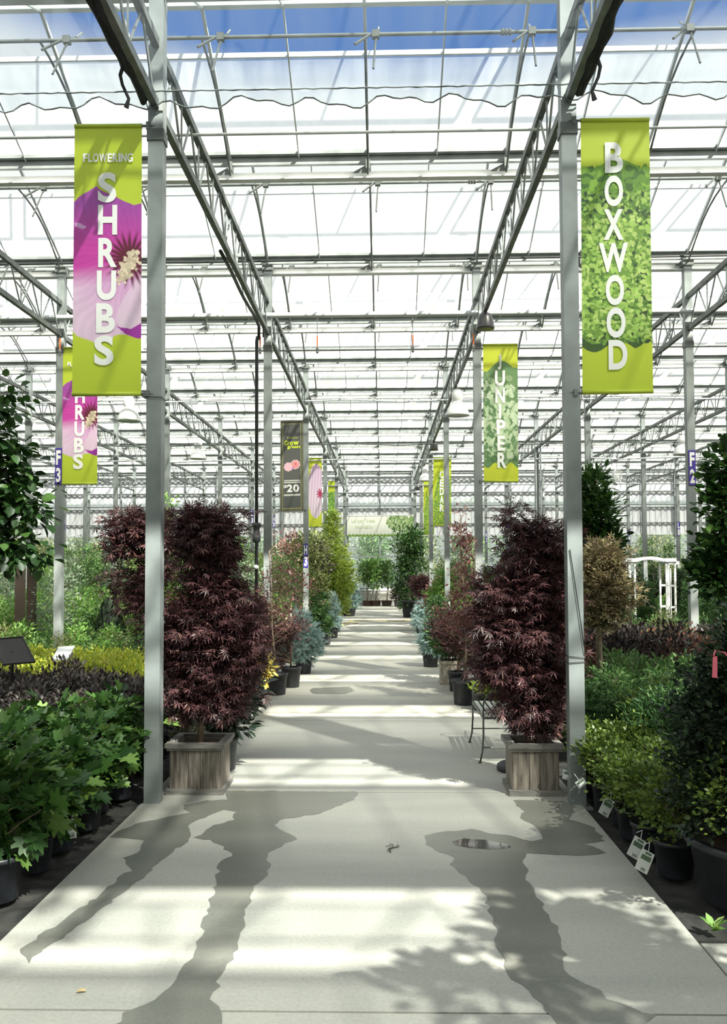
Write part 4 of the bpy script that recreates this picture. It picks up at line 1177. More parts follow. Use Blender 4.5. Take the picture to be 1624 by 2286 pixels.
red_maple(1140, 1257, 1778, [(1190, 1645), (1189, 1600), (1187, 1540), (1180, 1450), (1185, 1350), (1195, 1250), (1180, 1160)],
          [(1150, 1165, 16, 45), (1200, 1185, 24, 45), (1230, 1215, 40, 40), (1170, 1240, 40, 45), (1225, 1275, 45, 40), (1130, 1320, 50, 40), (1205, 1340, 65, 55), (1100, 1380, 35, 35), (1170, 1410, 85, 60), (1245, 1420, 36, 60), (1165, 1490, 85, 60), (1235, 1500, 40, 45), (1110, 1470, 40, 45), (1190, 1560, 62, 45), (1205, 1610, 34, 22)], 12,
          'dark red cutleaf maple in the wooden planter right of the walkway, beside the bench', 980)
# a second maple standing behind the nearest left post
d = 9.2; loc = Vector((P(330, 1300, d).x, d, 0))
fm, bm = crown(13, E_px([(300, 1175, 55, 35), (275, 1215, 45, 35), (340, 1190, 60, 40), (290, 1300, 40, 35), (330, 1330, 40, 60), (345, 1260, 40, 50)], d, loc), 300, 9, .07, .10, T_MAPLE5, M_REDMAPLE, up=0, droop=.2, flat=.45, shell=.3, trunk=[(0, 0, .3), (0, 0, 2.3)], bark_m=bark_dk)
plant('potted_maple', 'dark red maple partly hidden behind the nearest left post', 'tree', loc, (.2, .32), trunk_mesh([(0, 0, .28), (.03, 0, 1.2), (0, 0, 2.3)], .022, .01, bark_dk), fm, bm)

# ---- hero plants along both sides of the walkway
def hero(name, label, cat, bpx, pot, ells, kind, ncl, per, sig, size, tmpl, m, seed, tr=None, potm=None, ky=.9, **kw):
    """bpx: pixel of the pot's front bottom; pot: (radius, height)"""
    g = G(*bpx); loc = Vector((g.x, g.y + pot[0] * .8, 0)); loc.x = P(bpx[0], bpx[1], loc.y).x
    D = loc.y; E = E_px(ells, D, loc, ky)
    top = max(e_[2] for e_ in E)
    if tr: pts = [Vector((0, 0, pot[1] * .85))] + [P(x, y, D) - loc for x, y in tr]
    else: pts = [Vector((0, 0, pot[1] * .85)), Vector((0, 0, (top + pot[1]) / 2)), Vector((0, 0, top))]
    trr = kw.pop('tr_r', .016)
    fm, bm = crown(seed, E, ncl, per, sig, size, tmpl, m, trunk=[tuple(p) for p in pts], **kw)
    return plant(name, label, cat, loc, pot, trunk_mesh(pts, trr, trr * .5, bark, seed), fm, bm, potm=potm)
T = 'tree'; S = 'shrub'
hero('potted_beech', 'slender purple beech with bare pale stem in the big black pot, left side', T, (617, 1553), (.16, .30),
     [(640, 1380, 45, 40), (600, 1330, 30, 50), (655, 1310, 45, 45), (630, 1250, 30, 50), (650, 1205, 25, 20), (590, 1420, 40, 40)], 0, 190, 8, .05, .055, T_DIAM, M_PURPLE, 21, tr=[(608, 1400), (604, 1300), (602, 1230)], shell=.2, tr_r=.014)
hero('potted_maple', 'reddish maple in the second black pot behind the slender beech', T, (650, 1536), (.15, .30),
     [(620, 1430, 48, 40), (570, 1400, 50, 50), (560, 1350, 40, 45), (590, 1450, 50, 35), (640, 1400, 40, 40), (545, 1450, 30, 35)], 0, 260, 9, .06, .085, T_MAPLE5, M_REDMAPLE, 22, shell=.2, droop=.1)
hero('potted_spruce', 'pale blue spruce in a grey pot, nearest on the left side', 'conifer', (678, 1505), (.15, .25),
     [(675, 1450, 38, 28), (682, 1415, 30, 25), (670, 1385, 18, 22), (700, 1430, 22, 22), (650, 1455, 20, 18)], 0, 260, 9, .035, .085, T_TUFT, M_SPRUCE, 23, shell=.4, out=1.0, rnd=.35)
hero('potted_conifer', 'dark green bushy conifer beside the second blue spruce, left side', 'conifer', (724, 1440), (.18, .28),
     [(715, 1395, 22, 35), (712, 1350, 16, 30)], 0, 200, 9, .05, .08, T_SPRAY, M_JUN, 24, shell=.4)
hero('potted_spruce', 'second pale blue spruce along the left side of the walkway', 'conifer', (741, 1425), (.18, .28),
     [(737, 1390, 20, 22), (737, 1360, 15, 20), (738, 1340, 8, 15)], 0, 230, 9, .045, .10, T_TUFT, M_SPRUCE, 25, shell=.4, out=1.0, rnd=.35)
hero('potted_conifer', 'tall golden green conifer tapering to a point, left of the walkway', 'conifer', (745, 1412), (.22, .34),
     [(742, 1330, 38, 45), (742, 1260, 40, 55), (740, 1200, 24, 45), (742, 1160, 10, 30), (760, 1290, 28, 40)], 0, 620, 10, .08, .11, T_SPRAY, M_GOLD, 26, shell=.35)
hero('potted_spruce', 'third and farthest blue spruce on the left side', 'conifer', (778, 1376), (.30, .36),
     [(784, 1340, 20, 18), (782, 1318, 14, 16)], 0, 200, 9, .06, .13, T_TUFT, M_SPRUCE, 27, shell=.4, out=1.0, rnd=.35)
hero('potted_tree', 'leafy green and bronze tree behind the H 3 post', T, (712, 1430), (.2, .3),
     [(700, 1220, 40, 40), (690, 1270, 35, 40), (660, 1225, 28, 30), (710, 1320, 26, 40)], 0, 330, 8, .09, .09, T_OVAL, M_OLIVE, 28, shell=.3)
hero('potted_tree', 'dark bronze leaved tree crown just right of the H 3 post', T, (705, 1425), (.2, .3),
     [(706, 1235, 24, 26), (680, 1215, 26, 20), (715, 1260, 22, 22)], 0, 170, 8, .09, .10, T_OVAL, M_DKPURP, 29, shell=.2)
hero('potted_magnolia', 'glossy dark leaved magnolia in a black pot behind the left planter', S, (503, 1722), (.11, .28),
     [(500, 1590, 38, 30), (515, 1620, 40, 22), (520, 1560, 45, 30), (545, 1570, 30, 25), (480, 1550, 40, 30)], 0, 120, 6, .04, .10, T_OVAL, M_GLOSSY, 30, shell=.2, up=.1)
hero('potted_magnolia', 'glossy dark leaved magnolia in a second black pot further back', S, (508, 1690), (.10, .32),
     [(530, 1530, 40, 40), (555, 1555, 26, 22), (500, 1510, 40, 40)], 0, 110, 6, .05, .10, T_OVAL, M_GLOSSY, 31, shell=.2, up=.1)
hero('potted_shrub', 'bright yellow variegated shrub right of the left red maple', S, (560, 1590), (.12, .22),
     [(572, 1505, 22, 26), (556, 1525, 24, 20), (585, 1490, 14, 14)], 0, 100, 8, .05, .075, T_OVAL, M_YEL, 32, shell=.2)
hero('potted_tree', 'yellow green leafy tree glimpsed behind the left red maple', T, (372, 1560), (.2, .3),
     [(375, 1250, 32, 45), (385, 1300, 35, 50), (368, 1330, 20, 35), (370, 1130, 12, 40), (366, 1180, 14, 30)], 0, 240, 8, .07, .08, T_OVAL, M_BRIGHT, 33, shell=.2)
# right side
hero('potted_beech', 'tall narrow purple beech in the big black pot, right side', T, (1038, 1576), (.165, .32),
     [(1032, 1150, 10, 40), (1030, 1190, 24, 35), (1038, 1230, 28, 38), (1040, 1290, 34, 40), (1035, 1350, 42, 42), (1060, 1400, 40, 40), (1010, 1390, 40, 36), (985, 1375, 22, 16)], 0, 330, 8, .045, .055, T_DIAM, M_PURPLE, 41, tr=[(1042, 1450), (1038, 1350), (1030, 1250), (1030, 1150)], shell=.15, tr_r=.016)
hero('potted_maple', 'purple leaved maple in a black pot between the beech and the cast stone planter', T, (1024, 1545), (.15, .28),
     [(1010, 1420, 36, 36), (1030, 1390, 36, 30), (990, 1400, 30, 22), (1060, 1450, 40, 40), (1075, 1400, 30, 40)], 0, 210, 9, .06, .075, T_MAPLE5, M_REDMAPLE, 42, shell=.2)
hero('potted_shrub', 'yellow green dwarf conifer low behind the iron bench', S, (1080, 1588), (.14, .22),
     [(1090, 1535, 26, 16), (1110, 1550, 22, 18)], 0, 90, 8, .04, .07, T_SPRAY, M_GOLD, 43, shell=.3)
# cast stone planter with green cedar
def stone_planter():
    a, b = G(982, 1529), G(1034, 1529); w = (b.x - a.x); loc = Vector(((a.x + b.x) / 2, a.y + w / 2, 0)); root = empty('stone_planter', loc)
    h = .36
    MB().box((0, 0, h / 2), (w * .90, w * .90, h - .04)).build('planter_body', stone_m, root)
    r = MB(); r.box((0, 0, h - .025), (w, w, .045)); r.box((0, 0, h - .06), (w * .94, w * .94, .02)); r.build('top_rim', stone_m, root)
    MB().box((0, 0, .02), (w * .98, w * .98, .04)).build('base_trim', stone_m, root)
    MB().box((0, 0, h + .002), (w * .86, w * .86, .01)).build('soil', soil_m, root)
    D = loc.y
    E = E_px([(1000, 1410, 40, 40), (985, 1380, 22, 24), (1010, 1440, 34, 24), (975, 1350, 14, 18)], D, loc)
    fm, bm = crown(44, E, 300, 9, .06, .08, T_SPRAY, M_JUN, shell=.3, trunk=[(0, 0, h), (0, 0, .9)])
    link('foliage', fm, root); link('branches', bm, root)
    tag(root, 'pale cast stone planter holding a green cedar, right of the walkway', 'planter')
stone_planter()
hero('potted_spruce', 'blue spruce leaning into the walkway beside the cast stone planter', 'conifer', (962, 1490), (.15, .24),
     [(968, 1430, 30, 28), (985, 1450, 28, 16), (962, 1400, 16, 18)], 0, 240, 9, .04, .09, T_TUFT, M_SPRUCE, 45, shell=.4, out=1.0, rnd=.35)
hero('potted_spruce', 'second blue spruce on the right side, beyond the stone planter', 'conifer', (945, 1415), (.2, .28),
     [(944, 1385, 17, 24), (948, 1360, 15, 18)], 0, 220, 9, .05, .11, T_TUFT, M_SPRUCE, 46, shell=.4, out=1.0, rnd=.35)
hero('potted_tree', 'tall airy dark green tree in a big black pot near the far end, right side', T, (922, 1379), (.42, .62),
     [(905, 1220, 26, 45), (922, 1260, 26, 50), (900, 1290, 20, 40), (915, 1330, 22, 30), (930, 1200, 16, 30)], 0, 520, 9, .12, .12, T_OVAL, M_JUN, 47, shell=.2)
hero('potted_maple', 'small round dark red maple near the far end, right side', T, (948, 1392), (.2, .3),
     [(940, 1300, 22, 14), (934, 1315, 14, 14), (950, 1330, 12, 16)], 0, 150, 8, .09, .12, T_MAPLE5, M_REDMAPLE, 48, shell=.3)
hero('potted_shrub', 'dark bronze shrub in a black pot against the far wall, right of the small trees', S, (894, 1355), (.30, .30),
     [(892, 1325, 16, 14)], 0, 90, 8, .1, .14, T_OVAL, M_DKPURP, 49, shell=.3)
for i, (x, cols, lab) in enumerate([(820, M_MID, 'left'), (839, M_BRIGHT, 'middle'), (864, M_MID, 'right')]):
    hero('potted_tree', '%s one of three small trees in brown pots at the walkway end' % lab, T, (x, 1353), (.26, .26),
         [(x - 2, 1275, 14, 24), (x + 2, 1300, 10, 10)], 0, 130, 8, .12, .13, T_OVAL, cols, 50 + i, tr=[(x + 2, 1320), (x, 1270)], tr_r=.03, shell=.3, potm=mat('brown_plastic', (.10, .065, .045), .6))
hero('potted_tree', 'green cedar tree between the beech and the far spruces, right side', 'conifer', (985, 1440), (.2, .3),
     [(985, 1330, 22, 30), (1000, 1300, 22, 30), (1010, 1350, 24, 30)], 0, 260, 9, .08, .10, T_SPRAY, M_BRIGHT, 54, shell=.3)
hero('potted_tree', 'red leaved tree behind the green cedar, right side', T, (1005, 1430), (.2, .3),
     [(975, 1325, 20, 22), (1000, 1310, 26, 22), (960, 1345, 14, 18)], 0, 200, 8, .08, .09, T_DIAM, M_PURPLE, 55, shell=.3)

# tall columnar tree and mottled shrub behind the nearest right post
d = 10.2; loc = Vector((P(1335, 1300, d).x, d, 0))
fm, bm = crown(60, E_px([(1322, 1080, 22, 38), (1332, 1150, 32, 50), (1340, 1220, 36, 55), (1336, 1290, 38, 50)], d, loc), 520, 9, .07, .085, T_OVAL, M_TREEDK, shell=.3, trunk=[(0, 0, .3), (0, 0, 2.9)])
plant('potted_tree', 'tall dark green columnar tree just right of the nearest right post', T, loc, (.22, .34), trunk_mesh([(0, 0, .3), (0, 0, 2.9)], .03, .012, bark), fm, bm)
d = 9.3; loc = Vector((P(1340, 1300, d).x, d, 0))
fm, bm = crown(61, E_px([(1345, 1250, 40, 35), (1335, 1310, 45, 45), (1345, 1360, 42, 36), (1390, 1330, 26, 30)], d, loc), 330, 9, .07, .085, T_MAPLE5, leafmat('mottled_maple_leaf', C3((120, 120, 84), (150, 140, 104), (110, 84, 76), (90, 100, 60)), .45, .3), shell=.3, trunk=[(0, 0, .3), (0, 0, 2.0)], droop=.15)
plant('potted_maple', 'mottled green and pink maple below the tall columnar tree', T, loc, (.2, .3), trunk_mesh([(0, 0, .3), (0, 0, 2.0)], .02, .01, bark), fm, bm)

# big dark yew in the big black pot, lower right, with its pink ribbon
loc = Vector((2.02, 4.62, 0)); D = loc.y
E = [(0, 0, .62, .46, .44, .34), (-.02, 0, .92, .42, .40, .36), (0, 0, 1.24, .32, .28, .28), (.04, 0, 1.48, .16, .15, .16), (.25, .05, .9, .42, .4, .45)]
fm, bm = crown(70, E, 1900, 20, .045, .030, T_WIDE, M_DKGREEN, shell=.62, up=.25, trunk=[(0, 0, .4), (0, 0, 1.5)], maxbr=90)
yw = plant('potted_yew', 'big dark green clipped yew in the largest black pot, lower right', S, loc, (.40, .34), trunk_mesh([(0, 0, .3), (0, 0, 1.5)], .03, .012, bark_dk), fm, bm)
fm2, _ = crown(71, [(-.22, -.30, .62, .2, .16, .24), (.05, -.38, .60, .3, .12, .2)], 90, 12, .05, .030, T_WIDE, M_BOX, shell=.7, up=.3)
link('fresh_tip_foliage', fm2, yw)
mb = MB(); a = P(1598, 1452, 4.16); 
mb.tube([a + Vector((.0, 0, 0)), a + Vector((-.012, -.01, -.02)), a + Vector((-.004, 0, -.035))], .004, 5)
b0 = a + Vector((-.006, -.01, -.03)); mb.add([b0 + Vector((-.011, 0, 0)), b0 + Vector((.011, 0, .003)), b0 + Vector((.006, -.008, -.10)), b0 + Vector((-.018, -.004, -.098))], [(0, 1, 2, 3)])
mb.add([a, a + Vector((.05, .0, -.008)), a + Vector((.06, 0, -.035)), a + Vector((.04, 0, -.012))], [(0, 1, 2, 3)])
tag(mb.build('ribbon', mat('pink_ribbon', tuple(lin((214, 104, 124))), .6)), 'pink ribbon tied on the dark yew at the right edge', 'ribbon')

# leafy tree reaching in from the left edge, tree at the right edge, and the ones just out of view that throw shade
d = 6.2; loc = Vector((-4.1, d, 0))
E = E_px([(15, 1220, 55, 38), (-10, 1120, 70, 60), (50, 1140, 35, 40), (-40, 1000, 70, 70), (10, 1050, 30, 36), (-60, 900, 60, 50), (8, 880, 16, 26), (60, 1240, 22, 22)], d, loc)
fm, bm = crown(80, E, 330, 6, .085, .085, T_WIDE, M_TREEDK, up=-.2, droop=.3, out=.5, flat=.6, shell=.2, trunk=[(0, 0, .3), (.1, 0, 1.8), (.3, 0, 3.2)], maxbr=150, branch_r=.009, bark_m=bark_dk)
plant('potted_tree', 'broad leaved green tree reaching in from the left edge', T, loc, (.3, .4), trunk_mesh([(0, 0, .35), (.1, 0, 1.8), (.3, 0, 3.2)], .04, .015, bark_dk), fm, bm)
d = 9.0; loc = Vector((P(1648, 1200, d).x, d, 0))
E = E_px([(1640, 1040, 40, 60), (1630, 1130, 40, 60), (1645, 1200, 60, 50), (1600, 1240, 40, 40), (1620, 1290, 60, 40)], d, loc)
fm, bm = crown(81, E, 380, 9, .08, .09, T_WIDE, M_TREEDK, shell=.3, trunk=[(0, 0, .3), (0, 0, 3.0)])
plant('potted_tree', 'dark green tree cut by the right edge beside the F 2 post', T, loc, (.25, .35), trunk_mesh([(0, 0, .3), (0, 0, 3.0)], .03, .012, bark), fm, bm)
loc = Vector((2.35, 2.30, 0))
fm, bm = crown(82, [(-.15, .1, 1.6, .38, .45, .45), (-.15, .2, 2.2, .34, .4, .45), (.05, 0, 2.8, .3, .35, .45), (-.3, .35, 1.5, .22, .22, .3), (-.75, -.3, 2.3, .25, .25, .3)], 150, 9, .10, .12, T_WIDE, M_TREEDK, shell=.1, trunk=[(0, 0, .3), (-.05, .1, 3.2)])
plant('potted_tree', 'tree standing just beyond the right edge of the view, shading the walkway', T, loc, (.3, .4), trunk_mesh([(0, 0, .3), (-.05, .1, 3.2)], .04, .015, bark), fm, bm)
# weed in the joint
p = G(1592, 2078); mb_pos = []
rng = np.random.default_rng(9); n = 11; a = rng.uniform(0, 6.28, n)
wm = leaf_mesh('weed_leaves', np.tile([0, 0, .01], (n, 1)) + rng.normal(size=(n, 3)) * .008, np.stack([np.cos(a), np.sin(a), rng.uniform(.3, 1.2, n)], 1), np.tile([0, 0, 1.0], (n, 1)), rng.uniform(.05, .10, n), T_OVAL, M_BRIGHT)
tag(link('weed', wm, None, p), 'small bright green weed at the foot of the big pot, lower right', 'weed')

# ---- bed plants: a prototype per kind, copied out in rows
PROTO = {}
def proto(key, name, seed, ells, ncl, per, sig, size, tmpl, m, pot=(.14, .24), trunk=None, **kw):
    def mk(s):
        fm, bm = crown(s, ells, ncl, per, sig, size, tmpl, m, trunk=trunk or [(0, 0, .2), (0, 0, max(e_[2] for e_ in ells))], maxbr=kw2.get('maxbr', 26), **kw)
        return (fm, bm)
    kw2 = {}
    vs = []
    for s in range(2):
        root = empty(name, (0, 0, -50)); fm, bm = mk(seed + s * 100)
        link('pot', pot_mesh(*pot), root)
        link('foliage', fm, root); link('branches', bm, root)
        vs.append(root)
    PROTO[key] = [vs, [False, False], name]
RS = random.Random(77)
def put(key, x, y, label, cat, group, s=1.0, rz=None, z=0.0):
    vs, used, name = PROTO[key]; k = RS.randrange(2)
    if not used[k]: o = vs[k]; used[k] = True
    else: o = copy_tree(vs[k])
    o.location = (x, y, z); o.rotation_euler.z = RS.uniform(0, 6.28) if rz is None else rz
    s *= RS.uniform(.92, 1.08); o.scale = (s, s, s * RS.uniform(.94, 1.06))
    o['label'] = label; o['category'] = cat; o['group'] = group
    return o
proto('oak', 'potted_hydrangea', 100, [(0, 0, .50, .27, .27, .22), (0, 0, .72, .20, .20, .16)], 54, 5, .07, .15, T_OAK, M_OAK, (.155, .27), up=.15, out=.9, droop=.15, shell=.35)
proto('bronze', 'potted_weigela', 101, [(0, 0, .50, .27, .27, .24), (0, 0, .66, .2, .2, .16)], 120, 8, .05, .055, T_DIAM, M_DKPURP, (.14, .25), up=.4, shell=.4)
proto('lime', 'potted_spirea', 102, [(0, 0, .44, .27, .27, .20), (.05, 0, .56, .2, .2, .12)], 120, 8, .05, .05, T_DIAM, M_LIME, (.14, .24), up=.3, shell=.4)
proto('mid', 'potted_shrub', 103, [(0, 0, .50, .28, .28, .24), (0, .04, .70, .18, .18, .18)], 120, 8, .06, .06, T_OVAL, M_MID, (.14, .25), shell=.35)
proto('bright', 'potted_shrub', 104, [(0, 0, .55, .28, .28, .28), (0, .04, .85, .18, .18, .22)], 130, 8, .06, .065, T_OVAL, M_BRIGHT, (.14, .25), shell=.35)
proto('olive', 'potted_shrub', 105, [(0, 0, .50, .30, .30, .24), (0, .04, .75, .2, .2, .2)], 130, 8, .06, .055, T_DIAM, M_OLIVE, (.14, .25), shell=.35)
proto('grey', 'potted_shrub', 106, [(0, 0, .7, .35, .35, .4), (0, .04, 1.2, .3, .3, .4)], 170, 8, .08, .06, T_DIAM, M_GREY, (.16, .28), shell=.3)
proto('jun', 'potted_juniper', 107, [(0, 0, .38, .30, .30, .20), (.06, 0, .52, .22, .22, .16)], 150, 8, .05, .075, T_SPRAY, M_JUN, (.14, .22), up=.6, shell=.4)
proto('box', 'potted_boxwood', 108, [(0, 0, .36, .20, .20, .15), (0, 0, .44, .15, .15, .12)], 150, 10, .032, .030, T_WIDE, M_BOX, (.115, .20), up=.5, shell=.45)
proto('rust', 'potted_barberry', 109, [(0, 0, .44, .24, .24, .20)], 110, 8, .05, .045, T_DIAM, M_RUST, (.13, .22), up=.5, shell=.4)
proto('cone', 'potted_cedar', 110, [(0, 0, .5, .34, .34, .35), (0, 0, .95, .24, .24, .35), (0, 0, 1.35, .12, .12, .3)], 260, 9, .06, .09, T_SPRAY, M_DKGREEN, (.16, .28), up=.5, shell=.55)
proto('cedar', 'potted_cedar', 111, [(0, 0, .55, .34, .34, .35), (0, 0, 1.0, .28, .28, .35), (0, 0, 1.5, .17, .17, .35)], 260, 9, .07, .09, T_SPRAY, M_JUN, (.16, .28), up=.5, shell=.5)
TR = [(0, 0, .25), (0, 0, 2.6)]
proto('treeA', 'potted_tree', 112, [(0, 0, 1.3, .45, .45, .5), (.1, 0, 1.9, .45, .45, .5), (0, .1, 2.4, .28, .28, .35)], 300, 8, .11, .085, T_OVAL, M_MID, (.2, .34), TR, shell=.25, branch_r=.012)
proto('treeB', 'potted_tree', 113, [(0, 0, 1.1, .42, .42, .5), (-.1, 0, 1.6, .42, .42, .5), (0, .1, 2.2, .3, .3, .45)], 300, 8, .11, .075, T_OVAL, M_BRIGHT, (.2, .34), TR, shell=.25, branch_r=.012)
proto('treeC', 'potted_tree', 114, [(0, 0, 1.2, .5, .5, .6), (0, 0, 1.9, .45, .45, .5), (0, .1, 2.5, .25, .25, .3)], 300, 8, .12, .07, T_DIAM, M_GREY, (.2, .34), TR, shell=.2, branch_r=.012)
proto('treeD', 'potted_tree', 115, [(0, 0, 1.2, .5, .5, .6), (0, 0, 1.9, .4, .4, .5)], 300, 8, .12, .08, T_OVAL, M_OLIVE, (.2, .34), TR, shell=.25, branch_r=.012)
NAMES = {'oak': ('green oakleaf hydrangea', S), 'bronze': ('dark bronze leaved shrub', S), 'lime': ('yellow green spirea', S), 'mid': ('mid green leafy shrub', S), 'bright': ('bright green leafy shrub', S), 'olive': ('olive green shrub', S), 'grey': ('grey green airy shrub', S), 'jun': ('feathery green juniper', S), 'box': ('small boxwood', S), 'rust': ('russet pink barberry', S), 'cone': ('dark conical cedar', 'conifer'), 'cedar': ('green upright cedar', 'conifer'), 'treeA': ('mid green young tree', T), 'treeB': ('bright green young tree', T), 'treeC': ('grey green airy young tree', T), 'treeD': ('olive green young tree', T)}
BLOCKED = []
def occupied(x, y, r):
    return any(math.hypot(x - a, y - b) < r + q for a, b, q in BLOCKED)
for rx in rows:
    for k in range(1, 7): BLOCKED.append((rx, Y1 + BAYY * (k - 1), .04))
for o in list(COL.objects):
    if o.type == 'EMPTY' and o.parent is None and o.location.z > -10 and ('potted' in o.name or 'arbor' in o.name or 'bench' in o.name or 'stand' in o.name or 'lantern' in o.name or 'bowl' in o.name or 'planter' in o.name):
        BLOCKED.append((o.location.x, o.location.y, .12))
BLOCKED.append((2.02, 4.62, .40)); BLOCKED.append((2.30, 6.0, .0))
rownum = {}
def fill(side, zone, y0, y1, dy, dx, xa, xb, keys, s=1.0, jit=.08, rr=.14, z=0):
    rownum[side] = -1
    """rows of pots from the walkway outwards; side -1 left, +1 right"""
    y = y0
    while y < y1:
        xm = 0.46 * y + .35; rownum[side] = rownum.get(side, -1) + 1; j = 0
        x = xa
        while x < min(xb, xm):
            key = keys[RS.randrange(len(keys))]
            px, py = side * (x + RS.uniform(-jit, jit)), y + RS.uniform(-jit, jit)
            pr = proj((px, py, .6))
            if -70 < pr[0] < 1694 and not occupied(px, py, rr):
                nm, cat = NAMES[key]; sd = 'left' if side < 0 else 'right'
                ro = rownum[side]
                lab = '%s in %s, %s row, %s from walkway' % (nm, zone, ORD[ro], ORD[min(j, 15)])
                put(key, px, py, lab, cat, '%ss in the %s' % (nm, zone), s)
                BLOCKED.append((px, py, rr * .55))
            x += dx; j += 1
        y += dy
# left bed
fill(-1, 'front left block', 4.62, 6.8, .40, .40, 2.10, 9, ['oak'], .78, .05)
put('olive', -1.78, 7.72, 'olive green shrub tucked between the left planter and the nearest left post', S, 'olive green shrubs in the front left block', .75)
fill(-1, 'bronze shrub block left', 7.02, 9.1, .40, .42, 2.15, 9, ['bronze'], .92)
fill(-1, 'yellow shrub block left', 9.5, 11.6, .40, .42, 2.2, 9, ['lime'], 1.0)
fill(-1, 'mixed low block left', 12.0, 14.2, .62, .62, 2.3, 9, ['mid', 'olive', 'bright', 'jun', 'mid'], .9)
fill(-1, 'middle left block', 14.8, 19.5, .95, .85, 2.4, 10, ['bright', 'bright', 'grey', 'mid', 'olive', 'bright'], 1.25)
fill(-1, 'young tree block left', 20.2, 27, 1.6, 1.25, 2.5, 14, ['treeB', 'treeA', 'treeC', 'grey', 'treeB'], .82)
fill(-1, 'far left tree block', 28.5, 40, 2.5, 1.55, 2.6, 19, ['treeA', 'treeC', 'treeD', 'treeB'], 1.06)
# right bed
fill(1, 'edge strip right', 5.0, 7.3, .33, .30, 1.66, 2.2, ['box'], 1.0, .03, .10)
fill(1, 'front right block', 5.9, 7.9, .40, .40, 2.35, 9, ['box', 'jun', 'jun'], 1.15, .05)
fill(1, 'juniper block right', 8.1, 10.4, .48, .46, 1.85, 9, ['jun', 'jun', 'mid', 'jun'], .92)
fill(1, 'russet block right', 10.9, 12.4, .44, .42, 2.0, 9, ['rust', 'rust', 'rust', 'bronze', 'rust'], 1.32)
fill(1, 'mixed low block right', 12.9, 16, .75, .62, 2.1, 9, ['mid', 'jun', 'olive', 'jun', 'bronze'], .95)
fill(1, 'middle right block', 16.6, 21.2, .95, .8, 2.2, 12, ['jun', 'cedar', 'jun', 'mid'], .78)
fill(1, 'cedar block right', 22.8, 29, 1.5, 1.1, 2.4, 15, ['cedar', 'cone', 'cedar', 'bright'], .95)
fill(1, 'far right tree block', 30.5, 40, 2.4, 1.5, 2.6, 19, ['treeA', 'cone', 'treeD', 'cedar'], .95)
# trees outside the far glass
n_out = 0
for y, dx in ((46.5, 2.6), (50.5, 2.9)):
    x = -24.0
    while x < 24:
        sc_ = RS.uniform(1.9, 2.3)
        k = ['treeA', 'treeD', 'treeA', 'treeC'][RS.randrange(4)]
        if True:
            lab = '%s outside the far glass, %s from %s, %s line' % (NAMES[k][0], ORD[min(n_out, 18 - n_out) if n_out > 9 else n_out], 'left' if n_out <= 9 else 'right', 'near' if y < 47 else 'far')
            put(k, x + RS.uniform(-.5, .5), y, lab, T, 'trees outside the far glass', sc_, z=-.1)
            n_out += 1
        x += dx
    n_out = 0
# weeping dark conifer in the left bed
loc = P(245, 1440, 14.6); loc.z = 0
ws = []
rng = np.random.default_rng(4); n = 2600
t = rng.random(n) ** .7; a = rng.uniform(0, 6.28, n); rr_ = .06 + .36 * t + rng.normal(0, .02, n)
pos = np.stack([rr_ * np.cos(a), rr_ * np.sin(a), 1.32 - 1.2 * t], 1)
wm = leaf_mesh('weeping_needles', pos, np.stack([np.cos(a) * .3, np.sin(a) * .3, -np.ones(n)], 1), np.stack([np.cos(a), np.sin(a), np.full(n, .4)], 1), rng.uniform(.08, .14, n), T_DIAM, M_DKGREEN)
plant('potted_conifer', 'dark weeping conifer shaped like a cone in the left bed', 'conifer', loc, (.16, .26), trunk_mesh([(0, 0, .2), (0, 0, 1.3)], .025, .012, bark_dk), wm)
# brown timber posts and far objects at the left
wp = mat('brown_timber', (.10, .07, .055), .8, 0, .2, 4)
for i, (x0, x1, yt, dd) in enumerate(((38, 55, 1215, 14.0), (64, 80, 1230, 14.6))):
    a = P(x0, yt, dd); b = P(x1, yt, dd)
    tag(MB().box((0, 0, a.z / 2), (b.x - a.x, .12, a.z)).build('timber_post', wp, None, ((a.x + b.x) / 2, dd, 0)), 'brown timber post left of the F 3 post, the %s one' % ('left' if i == 0 else 'right'), 'post')
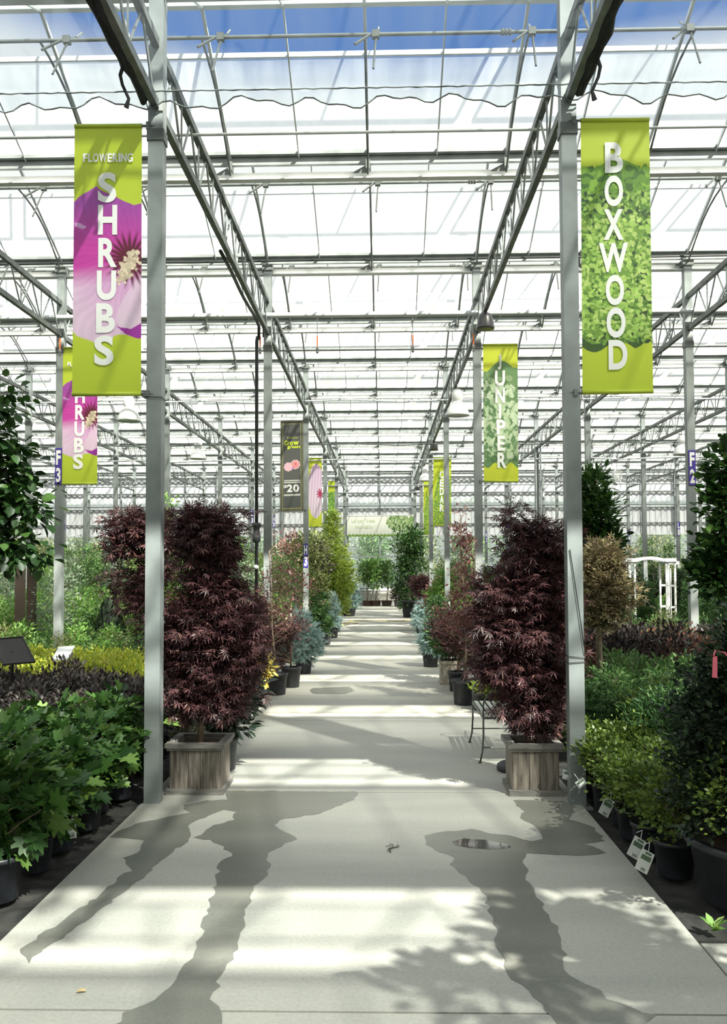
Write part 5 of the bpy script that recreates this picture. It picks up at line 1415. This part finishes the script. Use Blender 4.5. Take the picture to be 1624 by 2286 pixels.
# plant tags
tag_print = mat('tag_print', (.12, .16, .10), .5); tag_w = mat('white_card', (.72, .74, .72), .5)
def ptag(px, py, z, ang, w, h, label, tilt=-.25):
    p = G(px, py, z); root = empty('plant_tag', p)
    rot = Euler((tilt, ang, 0)); q = lambda v: (rot.to_matrix() @ Vector(v))
    def quad(x0, x1, z0, z1, yy, nm, m): MB().add([q((x0, yy, z0)), q((x1, yy, z0)), q((x1, yy, z1)), q((x0, yy, z1))], [(0, 1, 2, 3)]).build(nm, m, root)
    MB().box((0, 0, 0), (w, .0015, h), 0, rot.to_matrix()).build('tag_card', tag_w, root)
    quad(-w * .38, w * .38, h * .05, h * .28, -.002, 'tag_picture', mat('tag_green_photo', (.10, .16, .10), .5))
    quad(-w * .2, w * .3, h * .34, h * .44, -.002, 'tag_heading', mat('tag_green_photo', (.1, .2, .1), .5))
    mb = MB()
    for k in range(7): x = -w * .1 + k * w * .055; mb.add([q((x, -.002, -h * .44)), q((x + w * .03, -.002, -h * .44)), q((x + w * .03, -.002, -h * .30)), q((x, -.002, -h * .30))], [(0, 1, 2, 3)])
    mb.build('tag_barcode', tag_print, root)
    mb = MB(); mb.tube([q((0, 0, h * .5)), q((0, .03, h * .5 + .05)), q((0, .09, h * .5 + .03))], .002, 4); mb.build('tag_tie', tag_w, root)
    tag(root, label, 'tag', 'white plant tags')
ptag(1355, 1802, .16, .55, .075, .115, 'white plant tag hanging at the third small pot on the right edge')
ptag(1422, 1893, .17, .55, .075, .115, 'white plant tag, upper of the two together near the big black pot')
ptag(1440, 1923, .16, .50, .075, .115, 'white plant tag, lower of the two together near the big black pot')
ptag(1268, 1730, .20, .2, .075, .07, 'white plant tag right behind the right wooden planter')
ptag(1298, 1748, .22, -.6, .07, .05, 'small grey plant tag on the pot next to the right wooden planter')
ptag(161, 1850, .22, -.15, .05, .11, 'white plant tag hanging among the oakleaf hydrangeas on the left')
for i, o in enumerate([r for v in PROTO.values() for r, u in zip(v[0], v[1]) if not u]):
    for ch in list(o.children): bpy.data.objects.remove(ch)
    bpy.data.objects.remove(o)
# no suffix gaps: unused data only
